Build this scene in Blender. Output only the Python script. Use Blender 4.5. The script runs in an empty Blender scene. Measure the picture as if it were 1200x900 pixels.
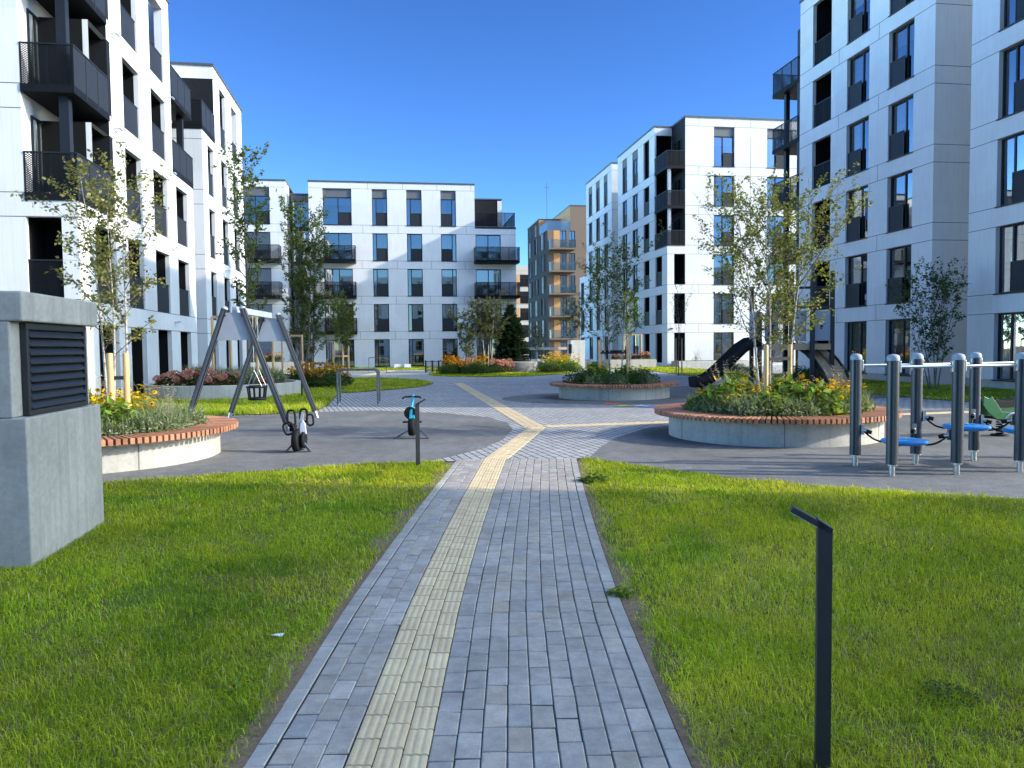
import bpy, math, random
import numpy as np
from mathutils import Vector, Matrix
random.seed(7); RNG = np.random.default_rng(7)
scene = bpy.context.scene
COL = scene.collection
PI = math.pi
# ------------------------------------------------------------------ camera maths
F = 900.0; PITCH = math.radians(2.72); ROLL = math.radians(0.6); EYE = 1.6
TH = math.atan2(140, 900)                       # the blocks' street axis, left of the view axis
CT, ST = math.cos(TH), math.sin(TH)
def W(v, u, z=0.0):                             # street axes (v right, u away) -> world
    return Vector((v*CT - u*ST, v*ST + u*CT, z))
def G(px, py, z=0.0):                           # photo pixel -> point on the ground plane
    a = px-600; b = 450-py
    c, s = math.cos(ROLL), math.sin(ROLL)
    x = a*c+b*s; zz = -a*s+b*c; y = F
    cp, sp = math.cos(PITCH), math.sin(PITCH)
    dy = y*cp+zz*sp; dz = -y*sp+zz*cp
    t = (z-EYE)/dz
    return (x*t, dy*t)
# ------------------------------------------------------------------ materials
def nt(name):
    m = bpy.data.materials.new(name); m.use_nodes = True
    n = m.node_tree; b = n.nodes['Principled BSDF']
    return m, n, b
def N(n, t, **k):
    x = n.nodes.new(t)
    for a, v in k.items(): setattr(x, a, v)
    return x
def L(n, a, b): n.links.new(a, b)
def ramp(n, fac, stops):
    r = N(n, 'ShaderNodeValToRGB')
    e = r.color_ramp.elements
    while len(e) < len(stops): e.new(0.5)
    for q, (p, c) in zip(e, stops):
        q.position = p; q.color = (*c, 1) if len(c) == 3 else c
    L(n, fac, r.inputs['Fac']); return r.outputs['Color']
def coords(n, scale=(1, 1, 1), rot=(0, 0, 0), kind='Object'):
    t = N(n, 'ShaderNodeTexCoord'); m = N(n, 'ShaderNodeMapping')
    m.inputs['Scale'].default_value = scale; m.inputs['Rotation'].default_value = rot
    L(n, t.outputs[kind], m.inputs['Vector']); return m.outputs['Vector']
def noise(n, vec, scale, detail=4, rough=.55):
    t = N(n, 'ShaderNodeTexNoise'); t.inputs['Scale'].default_value = scale
    t.inputs['Detail'].default_value = detail; t.inputs['Roughness'].default_value = rough
    L(n, vec, t.inputs['Vector']); return t.outputs['Fac']
def bump(n, b, h, strength=.3, dist=.01):
    x = N(n, 'ShaderNodeBump'); x.inputs['Strength'].default_value = strength; x.inputs['Distance'].default_value = dist
    L(n, h, x.inputs['Height']); L(n, x.outputs['Normal'], b.inputs['Normal'])
def mix(n, fac, a, b, mode='MIX'):
    x = N(n, 'ShaderNodeMix', data_type='RGBA', blend_type=mode)
    for i, v in ((0, fac), (6, a), (7, b)):
        if hasattr(v, 'links'): L(n, v, x.inputs[i])
        else: x.inputs[i].default_value = v if i == 0 else (*v, 1)
    return x.outputs[2]
def plain(name, c, rough=.6, metal=0, var=.12, scale=6, bmp=0, bscale=40, spec=.5, stretch=(1, 1, 1)):
    m, n, b = nt(name)
    v = coords(n, stretch)
    f = noise(n, v, scale)
    lo = tuple(x*(1-var) for x in c); hi = tuple(min(1, x*(1+var)) for x in c)
    L(n, ramp(n, f, [(.3, lo), (.7, hi)]), b.inputs['Base Color'])
    b.inputs['Roughness'].default_value = rough; b.inputs['Metallic'].default_value = metal
    b.inputs['Specular IOR Level'].default_value = spec
    if bmp: bump(n, b, noise(n, v, bscale, 6), bmp)
    return m
M = {}
def cladding():
    m, n, b = nt('white_cladding')
    v = coords(n); vo = N(n, 'ShaderNodeTexVoronoi', distance='CHEBYCHEV'); vo.inputs['Scale'].default_value = .42; vo.inputs['Randomness'].default_value = .6; L(n, v, vo.inputs['Vector'])
    sp = N(n, 'ShaderNodeSeparateColor'); L(n, vo.outputs['Color'], sp.inputs[0])
    c = ramp(n, sp.outputs[0], [(0, (.68, .68, .67)), (1, (.73, .727, .72))])
    st = noise(n, coords(n, (5, 5, .22)), 2.4, 5, .6); fi = noise(n, v, .9, 5, .6)
    c = mix(n, 1.0, c, ramp(n, st, [(.36, (.935, .937, .935)), (.54, (1, 1, 1))]), 'MULTIPLY')
    c = mix(n, 1.0, c, ramp(n, fi, [(.3, (.93, .93, .925)), (.65, (1, 1, 1))]), 'MULTIPLY')
    L(n, c, b.inputs['Base Color']); b.inputs['Roughness'].default_value = .6; b.inputs['Specular IOR Level'].default_value = .3
    bump(n, b, noise(n, v, 70, 3), .05, .004); return m
M['white'] = cladding()
M['joint'] = plain('panel_joint', (.09, .09, .095), .85)
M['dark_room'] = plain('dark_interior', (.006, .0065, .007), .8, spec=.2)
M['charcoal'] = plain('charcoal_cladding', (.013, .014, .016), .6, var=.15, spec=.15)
M['frame'] = plain('charcoal_frame', (.013, .0145, .017), .45, spec=.4)
M['greypanel'] = plain('grey_lintel', (.11, .115, .125), .6)
M['roofcap'] = plain('roof_edge_metal', (.07, .075, .085), .45)
M['railpanel'] = plain('railing_sheet', (.021, .024, .028), .55, spec=.25)
M['curtain'] = plain('curtain_cloth', (.62, .60, .56), .9)
M['curtain2'] = plain('grey_curtain', (.30, .31, .33), .9); M['curtain3'] = plain('beige_blind', (.50, .44, .36), .9)
M['slab'] = plain('balcony_slab', (.008, .0085, .0095), .6, spec=.15)
M['conc'] = None
def concrete(name, c, stain=.25):
    m, n, b = nt(name)
    v = coords(n); f = noise(n, v, 1.6, 6, .65); g = noise(n, v, 18, 8, .7)
    col = ramp(n, f, [(.3, tuple(x*(1-stain) for x in c)), (.55, c), (.75, tuple(x*1.1 for x in c))])
    col = mix(n, .35, col, ramp(n, g, [(.35, (.35, .35, .35)), (.6, (.62, .62, .6))]), 'OVERLAY')
    sv = coords(n, (7, 7, .25)); st = noise(n, sv, 1.3, 3)
    col = mix(n, ramp(n, st, [(.50, (0, 0, 0)), (.70, (.5, .5, .5))]), col, tuple(x*.62 for x in c))
    vo = N(n, 'ShaderNodeTexVoronoi'); vo.inputs['Scale'].default_value = 26; L(n, v, vo.inputs['Vector'])
    pit = ramp(n, vo.outputs['Distance'], [(.04, (.3, .3, .3)), (.10, (1, 1, 1))])
    col = mix(n, .5, col, pit, 'MULTIPLY')
    L(n, col, b.inputs['Base Color']); b.inputs['Roughness'].default_value = .85
    b.inputs['Specular IOR Level'].default_value = .25
    bump(n, b, g, .25, .004)
    return m
M['conc'] = concrete('cast_concrete', (.37, .35, .315))
M['conc2'] = concrete('planter_concrete', (.46, .44, .39), .18)
def perforated():
    m, n, b = nt('perforated_metal')
    b.inputs['Base Color'].default_value = (.008, .009, .011, 1); b.inputs['Roughness'].default_value = .55; b.inputs['Specular IOR Level'].default_value = .15
    v = coords(n, (1, 1, 1))
    sep = N(n, 'ShaderNodeSeparateXYZ'); L(n, v, sep.inputs[0])
    def wv(sock, per, add=None):
        a = N(n, 'ShaderNodeMath', operation='MULTIPLY'); a.inputs[1].default_value = 2*PI/per; L(n, sock, a.inputs[0])
        s = N(n, 'ShaderNodeMath', operation='SINE'); L(n, a.outputs[0], s.inputs[0]); return s.outputs[0]
    sm = N(n, 'ShaderNodeMath', operation='ADD'); L(n, sep.outputs[0], sm.inputs[0]); L(n, sep.outputs[1], sm.inputs[1])
    p = N(n, 'ShaderNodeMath', operation='MULTIPLY'); L(n, wv(sm.outputs[0], .085), p.inputs[0]); L(n, wv(sep.outputs[2], .062), p.inputs[1])
    g = N(n, 'ShaderNodeMath', operation='GREATER_THAN'); L(n, p.outputs[0], g.inputs[0]); g.inputs[1].default_value = .16
    tr = N(n, 'ShaderNodeBsdfTransparent'); mx = N(n, 'ShaderNodeMixShader')
    L(n, g.outputs[0], mx.inputs[0]); L(n, b.outputs[0], mx.inputs[1]); L(n, tr.outputs[0], mx.inputs[2])
    L(n, mx.outputs[0], n.nodes['Material Output'].inputs['Surface'])
    return m
M['perf'] = perforated()
def glass(name, tint, refl):
    m, n, b = nt(name)
    n.nodes.remove(b)
    tr = N(n, 'ShaderNodeBsdfTransparent'); tr.inputs[0].default_value = (*tint, 1)
    gl = N(n, 'ShaderNodeBsdfGlossy'); gl.inputs['Roughness'].default_value = .015; gl.inputs['Color'].default_value = (.9, .93, .95, 1)
    v = coords(n); bp = N(n, 'ShaderNodeBump'); bp.inputs['Strength'].default_value = .04; bp.inputs['Distance'].default_value = .02
    L(n, noise(n, v, .9, 1), bp.inputs['Height']); L(n, bp.outputs[0], gl.inputs['Normal'])
    fr = N(n, 'ShaderNodeFresnel'); fr.inputs['IOR'].default_value = 1.6
    ma = N(n, 'ShaderNodeMapRange'); ma.inputs['From Min'].default_value = .03; ma.inputs['From Max'].default_value = 1
    ma.inputs['To Min'].default_value = refl; ma.inputs['To Max'].default_value = 1; L(n, fr.outputs[0], ma.inputs[0])
    mx = N(n, 'ShaderNodeMixShader'); L(n, ma.outputs[0], mx.inputs[0]); L(n, tr.outputs[0], mx.inputs[1]); L(n, gl.outputs[0], mx.inputs[2])
    L(n, mx.outputs[0], n.nodes['Material Output'].inputs['Surface'])
    return m
M['glass'] = glass('window_glass', (.60, .66, .66), .30)
M['railglass'] = glass('railing_glass', (.75, .82, .82), .12)
M['darkmetal'] = plain('dark_powder_coat', (.016, .0175, .02), .45, var=.2, scale=14)
M['steel'] = plain('brushed_steel', (.55, .56, .58), .32, 1, .08, 30)
M['greytube'] = plain('grey_swing_tube', (.12, .125, .135), .4, .3, .1)
M['lightpanel'] = plain('light_grey_panel', (.34, .375, .41), .45, var=.05)
M['rubber'] = plain('black_rubber', (.009, .009, .010), .7, spec=.25)
M['blue'] = plain('blue_plastic', (.02, .26, .62), .38, var=.06)
M['teal'] = plain('teal_paint', (.03, .42, .55), .35)
M['green'] = plain('green_plastic', (.02, .13, .04), .4)
M['whitep'] = plain('white_paint', (.8, .8, .8), .4)
def wood(name, c1, c2, attr=True, stretch=(1, 1, 1)):
    m, n, b = nt(name)
    v = coords(n, stretch); f = noise(n, v, 9, 6)
    col = ramp(n, f, [(.3, c1), (.7, c2)])
    if attr:
        a = N(n, 'ShaderNodeVertexColor', layer_name='tint'); col = mix(n, 1.0, col, a.outputs[0], 'MULTIPLY')
    L(n, col, b.inputs['Base Color']); b.inputs['Roughness'].default_value = .6
    bump(n, b, noise(n, v, 30, 6), .2, .003)
    return m
M['slat'] = wood('reddish_hardwood', (.31, .125, .058), (.48, .21, .105))
M['stake'] = wood('pine_stake', (.50, .30, .11), (.66, .42, .19), False, (6, 6, .6))
M['oldwood'] = wood('brown_timber', (.44, .27, .14), (.66, .42, .23), False, (2, 2, 2))
M['bark'] = wood('grey_brown_bark', (.10, .08, .06), (.24, .20, .15), False, (3, 3, 1))
def birchbark():
    m, n, b = nt('birch_bark')
    v = coords(n, (5, 5, 18)); f = noise(n, v, 2.2, 5, .7)
    L(n, ramp(n, f, [(.36, (.10, .08, .06)), (.47, (.42, .37, .31)), (.7, (.62, .57, .50))]), b.inputs['Base Color'])
    b.inputs['Roughness'].default_value = .7
    return m
M['birch'] = birchbark()
def leafmat(name, transl=.35, gloss=.35):
    m, n, b = nt(name)
    a = N(n, 'ShaderNodeVertexColor', layer_name='tint')
    L(n, a.outputs[0], b.inputs['Base Color']); b.inputs['Roughness'].default_value = gloss+.15
    b.inputs['Specular IOR Level'].default_value = .16
    t = N(n, 'ShaderNodeBsdfTranslucent'); L(n, mix(n, 1.0, a.outputs[0], (1.35, 1.25, .6), 'MULTIPLY'), t.inputs[0])
    mx = N(n, 'ShaderNodeMixShader'); mx.inputs[0].default_value = transl
    L(n, b.outputs[0], mx.inputs[1]); L(n, t.outputs[0], mx.inputs[2])
    L(n, mx.outputs[0], n.nodes['Material Output'].inputs['Surface'])
    return m
M['leaf'] = leafmat('leaf')
M['grass'] = leafmat('grass_blade', .42, .6); M['grass'].node_tree.nodes['Principled BSDF'].inputs['Specular IOR Level'].default_value = .05
M['petal'] = leafmat('petal', .25, .5)
def soil(name, cols, scale):
    m, n, b = nt(name)
    v = coords(n); f = noise(n, v, scale, 6, .7); g = noise(n, v, scale*14, 5, .7)
    x = mix(n, .5, ramp(n, f, cols), ramp(n, g, [(.3, tuple(q*.6 for q in cols[0][1])), (.7, cols[-1][1])]))
    L(n, x, b.inputs['Base Color']); b.inputs['Roughness'].default_value = .95; b.inputs['Specular IOR Level'].default_value = .1
    bump(n, b, g, .6, .02)
    return m
M['lawn'] = soil('lawn_soil', [(.3, (.10, .105, .025)), (.6, (.15, .145, .035)), (.75, (.21, .165, .075))], 1.2)
M['soil'] = soil('bare_soil', [(.3, (.15, .105, .065)), (.7, (.32, .23, .15))], 3)
M['land'] = soil('surrounding_ground', [(.3, (.22, .22, .2)), (.7, (.3, .3, .27))], .2)
def asphalt():
    m, n, b = nt('asphalt_surface')
    v = coords(n); f = noise(n, v, .55, 5, .6); g = noise(n, v, 170, 3, .8); h = noise(n, v, 5, 6, .7)
    c = ramp(n, f, [(.3, (.135, .13, .122)), (.7, (.20, .193, .18))])
    c = mix(n, .5, c, ramp(n, g, [(.3, (.25, .25, .25)), (.7, (.78, .78, .78))]), 'OVERLAY')
    c = mix(n, .4, c, ramp(n, h, [(.35, (.3, .3, .3)), (.65, (.68, .68, .68))]), 'OVERLAY')
    c = mix(n, .45, c, ramp(n, noise(n, v, 38, 3, .7), [(.35, (.28, .28, .28)), (.65, (.7, .7, .7))]), 'OVERLAY')
    c = mix(n, .35, c, ramp(n, noise(n, coords(n, (1, .35, 1)), 1.6, 6, .7), [(.4, (.36, .36, .36)), (.62, (.6, .6, .6))]), 'OVERLAY')
    L(n, c, b.inputs['Base Color']); b.inputs['Roughness'].default_value = .88; bump(n, b, g, .5, .004)
    b.inputs['Specular IOR Level'].default_value = .3
    return m
M['asphalt'] = asphalt()
def plazapav():
    m, n, b = nt('plaza_pavers')
    v = coords(n, rot=(0, 0, -(PI/2+math.radians(16.7))))
    t = N(n, 'ShaderNodeTexBrick'); t.offset = .5
    for k, q in (('Scale', 1), ('Brick Width', .26), ('Row Height', .13), ('Mortar Size', .013), ('Mortar Smooth', .25), ('Bias', 0)): t.inputs[k].default_value = q
    t.inputs['Color1'].default_value = (.34, .33, .315, 1); t.inputs['Color2'].default_value = (.45, .436, .41, 1); t.inputs['Mortar'].default_value = (.035, .034, .033, 1)
    L(n, v, t.inputs['Vector'])
    f = noise(n, coords(n), .5, 5, .65)
    c = mix(n, .35, t.outputs['Color'], ramp(n, f, [(.3, (.32, .32, .32)), (.7, (.66, .66, .66))]), 'OVERLAY')
    g = noise(n, coords(n), 60, 4)
    c = mix(n, .25, c, ramp(n, g, [(.3, (.3, .3, .3)), (.7, (.7, .7, .7))]), 'OVERLAY')
    L(n, c, b.inputs['Base Color']); b.inputs['Roughness'].default_value = .8
    iv = N(n, 'ShaderNodeMath', operation='SUBTRACT'); iv.inputs[0].default_value = 1; L(n, t.outputs['Fac'], iv.inputs[1])
    bump(n, b, iv.outputs[0], .6, .006)
    return m
M['plaza'] = plazapav()
def tinted(name, var_scale, rough, bstr, bdist, k=1.0):
    m, n, b = nt(name)
    a = N(n, 'ShaderNodeVertexColor', layer_name='tint')
    v = coords(n); f = noise(n, v, var_scale, 6, .7); g = noise(n, v, 140, 4, .7); h = noise(n, v, 2.2, 4)
    c = mix(n, .55*k, a.outputs[0], ramp(n, f, [(.3, (.3, .3, .3)), (.7, (.7, .7, .7))]), 'OVERLAY')
    c = mix(n, .4*k, c, ramp(n, g, [(.3, (.3, .3, .3)), (.7, (.7, .7, .7))]), 'OVERLAY')
    c = mix(n, .42*k, c, ramp(n, h, [(.3, (.36, .36, .35)), (.7, (.64, .64, .64))]), 'OVERLAY')
    L(n, c, b.inputs['Base Color']); b.inputs['Roughness'].default_value = rough
    bump(n, b, g, bstr, bdist); return m
M['paver'] = tinted('path_paver', 13, .72, .35, .003)
M['tactile'] = tinted('tactile_paver', 9, .85, .3, .003, .6)
M['kerb'] = tinted('kerb_stone', 6, .85, .5, .003)
M['sand'] = plain('joint_sand', (.03, .028, .025), .95, var=.3, scale=60)
# ------------------------------------------------------------------ mesh helpers
class MB:
    def __init__(s): s.v = []; s.f = []; s.m = []; s.c = []; s.col = (1, 1, 1, 1); s.sm = []
    def add(s, pts, faces, m=0, smooth=False):
        o = len(s.v); s.v += [tuple(p) for p in pts]; s.c += [s.col]*len(pts)
        for q in faces: s.f.append(tuple(i+o for i in q)); s.m.append(m); s.sm.append(smooth)
    def quad(s, a, b, c, d, m=0): s.add([a, b, c, d], [(0, 1, 2, 3)], m)
    def box(s, x0, x1, y0, y1, z0, z1, m=0, T=None):
        p = [(x0, y0, z0), (x1, y0, z0), (x1, y1, z0), (x0, y1, z0), (x0, y0, z1), (x1, y0, z1), (x1, y1, z1), (x0, y1, z1)]
        if T: p = [T(*q) for q in p]
        s.add(p, [(3, 2, 1, 0), (4, 5, 6, 7), (0, 1, 5, 4), (1, 2, 6, 5), (2, 3, 7, 6), (3, 0, 4, 7)], m)
    def beam(s, a, b, w, h, m=0, up=(0, 0, 1)):          # rectangular bar from a to b
        a = Vector(a); b = Vector(b); d = (b-a).normalized(); u = Vector(up)
        if abs(d.dot(u)) > .98: u = Vector((1, 0, 0))
        r = d.cross(u).normalized(); q = r.cross(d)
        p = [e + r*sx*w/2 + q*sz*h/2 for e in (a, b) for sx, sz in ((-1, -1), (1, -1), (1, 1), (-1, 1))]
        s.add(p, [(3, 2, 1, 0), (4, 5, 6, 7), (0, 1, 5, 4), (1, 2, 6, 5), (2, 3, 7, 6), (3, 0, 4, 7)], m)
    def tube(s, pts, r, n=8, m=0, cap=True):
        pts = [Vector(p) for p in pts]; k = len(pts)
        rr = r if isinstance(r, (list, tuple)) else [r]*k
        prev = None; V = []
        for i, p in enumerate(pts):
            d = (pts[min(i+1, k-1)]-pts[max(i-1, 0)])
            d = d.normalized() if d.length > 1e-9 else Vector((0, 0, 1))
            if prev is None:
                u = Vector((0, 0, 1)) if abs(d.z) < .9 else Vector((1, 0, 0))
                x = d.cross(u).normalized()
            else:
                x = (prev - d*prev.dot(d)).normalized()
            prev = x; y = d.cross(x)
            V += [p + (x*math.cos(2*PI*j/n) + y*math.sin(2*PI*j/n))*rr[i] for j in range(n)]
        Fc = [(i*n+j, i*n+(j+1) % n, (i+1)*n+(j+1) % n, (i+1)*n+j) for i in range(k-1) for j in range(n)]
        s.add(V, Fc, m, True)
        if cap: s.add(V[:n], [tuple(range(n-1, -1, -1))], m); s.add(V[-n:], [tuple(range(n))], m)
    def lathe(s, prof, n=24, m=0, c=(0, 0), smooth=True):
        V = [(c[0]+r*math.cos(2*PI*j/n), c[1]+r*math.sin(2*PI*j/n), z) for r, z in prof for j in range(n)]
        Fc = [(i*n+j, i*n+(j+1) % n, (i+1)*n+(j+1) % n, (i+1)*n+j) for i in range(len(prof)-1) for j in range(n)]
        s.add(V, Fc, m, smooth)
    def build(s, name, mats, parent=None, loc=(0, 0, 0), rotz=0, bevel=0, seg=2, tint=False):
        me = bpy.data.meshes.new(name); me.from_pydata(s.v, [], s.f)
        for q in (mats if isinstance(mats, list) else [mats]): me.materials.append(q)
        me.polygons.foreach_set('material_index', s.m); me.polygons.foreach_set('use_smooth', s.sm)
        if tint:
            a = me.color_attributes.new('tint', 'FLOAT_COLOR', 'POINT'); a.data.foreach_set('color', np.array(s.c, dtype=np.float32).ravel())
        me.update()
        return link(name, me, parent, loc, rotz, bevel, seg)
def link(name, me, parent=None, loc=(0, 0, 0), rotz=0, bevel=0, seg=2):
    o = bpy.data.objects.new(name, me); COL.objects.link(o)
    o.location = loc; o.rotation_euler = (0, 0, rotz)
    if parent: o.parent = parent
    if bevel:
        b = o.modifiers.new('edge', 'BEVEL'); b.width = bevel; b.segments = seg; b.limit_method = 'ANGLE'; b.angle_limit = math.radians(40)
    return o
def npmesh(name, V, Fq, mat, tint=None, parent=None, loc=(0, 0, 0), rotz=0, smooth=False):
    """V (n,3), Fq (m,k) faces of one size, tint (n,3)"""
    me = bpy.data.meshes.new(name); n, (m, k) = len(V), Fq.shape
    me.vertices.add(n); me.vertices.foreach_set('co', V.astype(np.float32).ravel())
    me.loops.add(m*k); me.loops.foreach_set('vertex_index', Fq.astype(np.int32).ravel())
    me.polygons.add(m); me.polygons.foreach_set('loop_start', np.arange(0, m*k, k, dtype=np.int32))
    try: me.polygons.foreach_set('loop_total', np.full(m, k, dtype=np.int32))
    except Exception: pass
    for q in (mat if isinstance(mat, list) else [mat]): me.materials.append(q)
    if tint is not None:
        a = me.color_attributes.new('tint', 'FLOAT_COLOR', 'POINT')
        a.data.foreach_set('color', np.c_[tint, np.ones(n)].astype(np.float32).ravel())
    me.update(calc_edges=True); me.validate()
    return link(name, me, parent, loc, rotz)
def tag(o, label=None, cat=None, group=None, kind=None):
    if label: o['label'] = label
    if cat: o['category'] = cat
    if group: o['group'] = group
    if kind: o['kind'] = kind
    return o
def thing(name, label, cat, loc=(0, 0, 0), rotz=0, group=None):
    o = bpy.data.objects.new(name, None); o.empty_display_size = .2; COL.objects.link(o)
    o.location = loc; o.rotation_euler = (0, 0, rotz)
    return tag(o, label, cat, group)
KIDS = {}
def dup(root, loc, rotz=0, scale=1, label=None, group=None):
    def cp(o, parent):
        c = o.copy(); COL.objects.link(c)
        if parent: c.parent = parent
        for k in list(o.children): cp(k, c)
        return c
    c = cp(root, None); c.location = loc; c.rotation_euler = (0, 0, rotz); c.scale = (scale,)*3
    if label: c['label'] = label
    if group: c['group'] = group
    return c
# ------------------------------------------------------------------ ground sheets
def sheet(name, pts, z, mat, kind='structure'):
    mb = MB(); mb.add([(x, y, z) for x, y in pts], [tuple(range(len(pts)))])
    o = mb.build(name, mat); o['kind'] = kind
    me = o.data
    if me.polygons[0].normal.z < 0: me.flip_normals()
    return o
def P(*l): return [G(*q) for q in l]
def smooth_poly(pts, it=2):
    for _ in range(it):
        q = []
        for i in range(len(pts)):
            a = pts[i]; b = pts[(i+1) % len(pts)]
            q += [(a[0]*.75+b[0]*.25, a[1]*.75+b[1]*.25), (a[0]*.25+b[0]*.75, a[1]*.25+b[1]*.75)]
        pts = q
    return pts
sheet('ground', [(-400, -300), (400, -300), (400, 700), (-400, 700)], -.02, M['land'])
sheet('plaza_paving', [(-26, 10.82), (36, 10.82), (36, 110), (-26, 110)], 0, M['plaza'])
LAWN_L = [(-14, .4), (-1.045, .4), (-1.045, 4.6), (-1.0, 5.8), (-.87, 8), (-.79, 10.2)] + P((520, 541), (480, 543), (430, 545), (300, 553), (120, 567)) + [(-9, 9.2), (-14, 9.3)]
LAWN_R = [(.68, .4), (14, .4), (14, 8.2)] + P((1200, 586), (1050, 577), (950, 570), (860, 561), (800, 553), (740, 545), (710, 540), (690, 537)) + [(.93, 10.9), (.85, 9.5), (.72, 7), (.685, 5.6), (.68, 4.5)]
ASPH_L = [(-14, 9.1)] + P((120, 569), (300, 556), (430, 548), (500, 541), (530, 535), (565, 526), (590, 515), (601, 503), (594, 495), (570, 489), (520, 484), (440, 481), (385, 482.5), (300, 487), (200, 489)) + [(-14, 17)]
ASPH_R = P((690, 537), (704, 524), (722, 513), (757, 502), (797, 497.5), (900, 489.5), (1060, 481), (1200, 478)) + [(16, 19.5), (16, 8)] + P((1200, 588), (1050, 579), (950, 572), (860, 563), (740, 547))
ASPH_P2 = [(3.3+2.9*math.cos(a)*1.25, 24.0+2.9*math.sin(a)) for a in np.linspace(0, 2*PI, 40)[:-1]]
ASPH_SL = [(9.5+6*math.cos(a), 26.5+4.2*math.sin(a)) for a in np.linspace(0, 2*PI, 40)[:-1]]
sheet('asphalt_yard', ASPH_L, .004, M['asphalt']); sheet('asphalt_yard', ASPH_R, .004, M['asphalt'])
sheet('asphalt_apron', ASPH_P2, .004, M['asphalt']); sheet('asphalt_apron', ASPH_SL, .008, M['asphalt'])
LAWN_M = P((60, 490), (232, 488), (300, 486.5), (368, 483.5), (384, 476), (396, 463), (398, 455), (380, 447), (300, 450), (120, 452))
LAWN_E = smooth_poly(P((380, 446), (395, 443.5), (432, 442.5), (470, 443.5), (498, 446), (511, 449), (498, 453), (470, 456), (430, 459), (392, 462)), 2)
LAWN_B3 = [tuple(W(v, u)[:2]) for v, u in [(-10, 57.5), (-4, 56.6), (1, 57.6), (8, 58.5), (11, 61), (11, 66.1), (-10, 66.1)]]
LAWN_C = smooth_poly(P((497, 440), (520, 441.5), (590, 442.5), (660, 439), (680, 435), (674, 431), (600, 428), (515, 431)), 2)
LAWN_B = P((673, 431), (700, 433), (745, 432), (765, 435), (800, 440), (835, 443), (870, 445), (990, 449)) + [tuple(W(20.6, 40)[:2]), tuple(W(20.64, 82)[:2])] + P((676, 425))
LAWN_R1 = P((990, 458), (1010, 461), (1085, 468), (1180, 474), (1260, 478)) + [(18.5, 20), tuple(W(20.6, 16)[:2]), tuple(W(20.6, 39)[:2])]
LAWNS = [LAWN_L, LAWN_R, LAWN_M, LAWN_E, LAWN_B3, LAWN_C, LAWN_B, LAWN_R1]
for l in LAWNS: sheet('lawn_soil', l, .014, M['lawn'])
# ------------------------------------------------------------------ paved path: real pavers, ribbed guide tiles, kerbs
def xs(Y): t = max(0, Y-4.4); return -.175 + .24*(t/6.4)**1.35
PX0 = -.845                                         # left edge of the path from its middle
def bevel_block(mb, x0, x1, y0, y1, z, b, warp=True, dz=0.0, dip=.035):
    X = lambda x, y: (x+xs(y), y)
    p = []
    tx, ty = random.uniform(-.0015, .0015), random.uniform(-.0015, .0015)
    for q, zz in (((x0, y0), z-dip), ((x1, y0), z-dip), ((x1, y1), z-dip), ((x0, y1), z-dip),
                  ((x0, y0), z-b), ((x1, y0), z-b), ((x1, y1), z-b), ((x0, y1), z-b),
                  ((x0+b, y0+b), z), ((x1-b, y0+b), z), ((x1-b, y1-b), z), ((x0+b, y1-b), z)):
        a, c = X(*q); p.append((a, c, zz+dz+(tx if q[0] > (x0+x1)/2 else -tx)+(ty if q[1] > (y0+y1)/2 else -ty)))
    fs = [(8, 9, 10, 11)]
    for i in range(4):
        j = (i+1) % 4; fs += [(i, j, j+4, i+4), (i+4, j+4, j+8, i+8)]
    mb.add(p, fs)
mb = MB()
def pav_col(k, x0):
    y = 1.2 + random.uniform(-.2, 0)
    while y < 10.85:
        y1 = min(y+.2+random.uniform(-.003, .003), 10.86)
        if y1-y < .03: break
        t = random.gauss(1, .055); w = random.gauss(0, .008)
        if random.random() < .05: t *= 1.14
        mb.col = (.36*t+w, .318*t, .272*t-w, 1)
        g = .0019; gy = .0038
        bevel_block(mb, x0+g, x0+.1012-g, y+gy, y1-gy, .022, .0048, dz=random.gauss(0, .0012))
        y = y1
for c in range(3): pav_col(c, PX0+.068+.0985*c)
xt0 = PX0+.068+.0985*3+.006
xr0 = xt0+.312
for c in range(9): pav_col(c, xr0+.1015*c)
o = mb.build('paved_path', M['paver'], tint=True); o['kind'] = 'structure'
xr1 = xr0+.1015*9
mb = MB()
for x0, x1 in ((PX0-.015, PX0+.062), (xr1+.004, xr1+.084)):
    y = 1.0+random.random()*.5
    while y < 10.85:
        y1 = min(y+1.0, 10.86); t = random.gauss(1, .05); mb.col = (.36*t, .335*t, .295*t, 1)
        n = 6
        for i in range(n):
            a = y+(y1-y)*i/n; b = y+(y1-y)*(i+1)/n
            bevel_block(mb, x0, x1, a+(.004 if i == 0 else -.0001), b-(.004 if i == n-1 else 0), .0225, .006 if n == 1 else .004)
        y = y1
o = mb.build('path_kerb', M['kerb'], tint=True); o['kind'] = 'structure'
mb = MB(); mb.add([(PX0-.02+xs(y), y, .0168) for y in np.linspace(1, 10.84, 24)] + [(xr1+.09+xs(y), y, .0168) for y in np.linspace(10.84, 1, 24)], [tuple(range(48))])
o = mb.build('path_bed', M['sand']); o['kind'] = 'structure'
for i, (e0, e1) in enumerate(((PX0-.13, PX0-.012), (xr1+.088, xr1+.20))):
    mb = MB(); yy = np.linspace(1, 10.6, 90)
    if i == 0: A_ = [(e0-.05*math.sin(y*2.1)-.05*math.sin(y*5.3)+xs(y), y, .019) for y in yy]; B_ = [(e1+xs(y), y, .019) for y in yy[::-1]]
    else: A_ = [(e1+.04*math.sin(y*2.6+1)+.05*math.sin(y*4.7)+xs(y), y, .019) for y in yy]; B_ = [(e0+xs(y), y, .019) for y in yy[::-1]]
    n = len(yy); mb.add(A_+B_[::-1], [(j, j+1, n+j+1, n+j) for j in range(n-1)]); o = mb.build('bare_soil', M['soil']); o['kind'] = 'structure'
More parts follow.
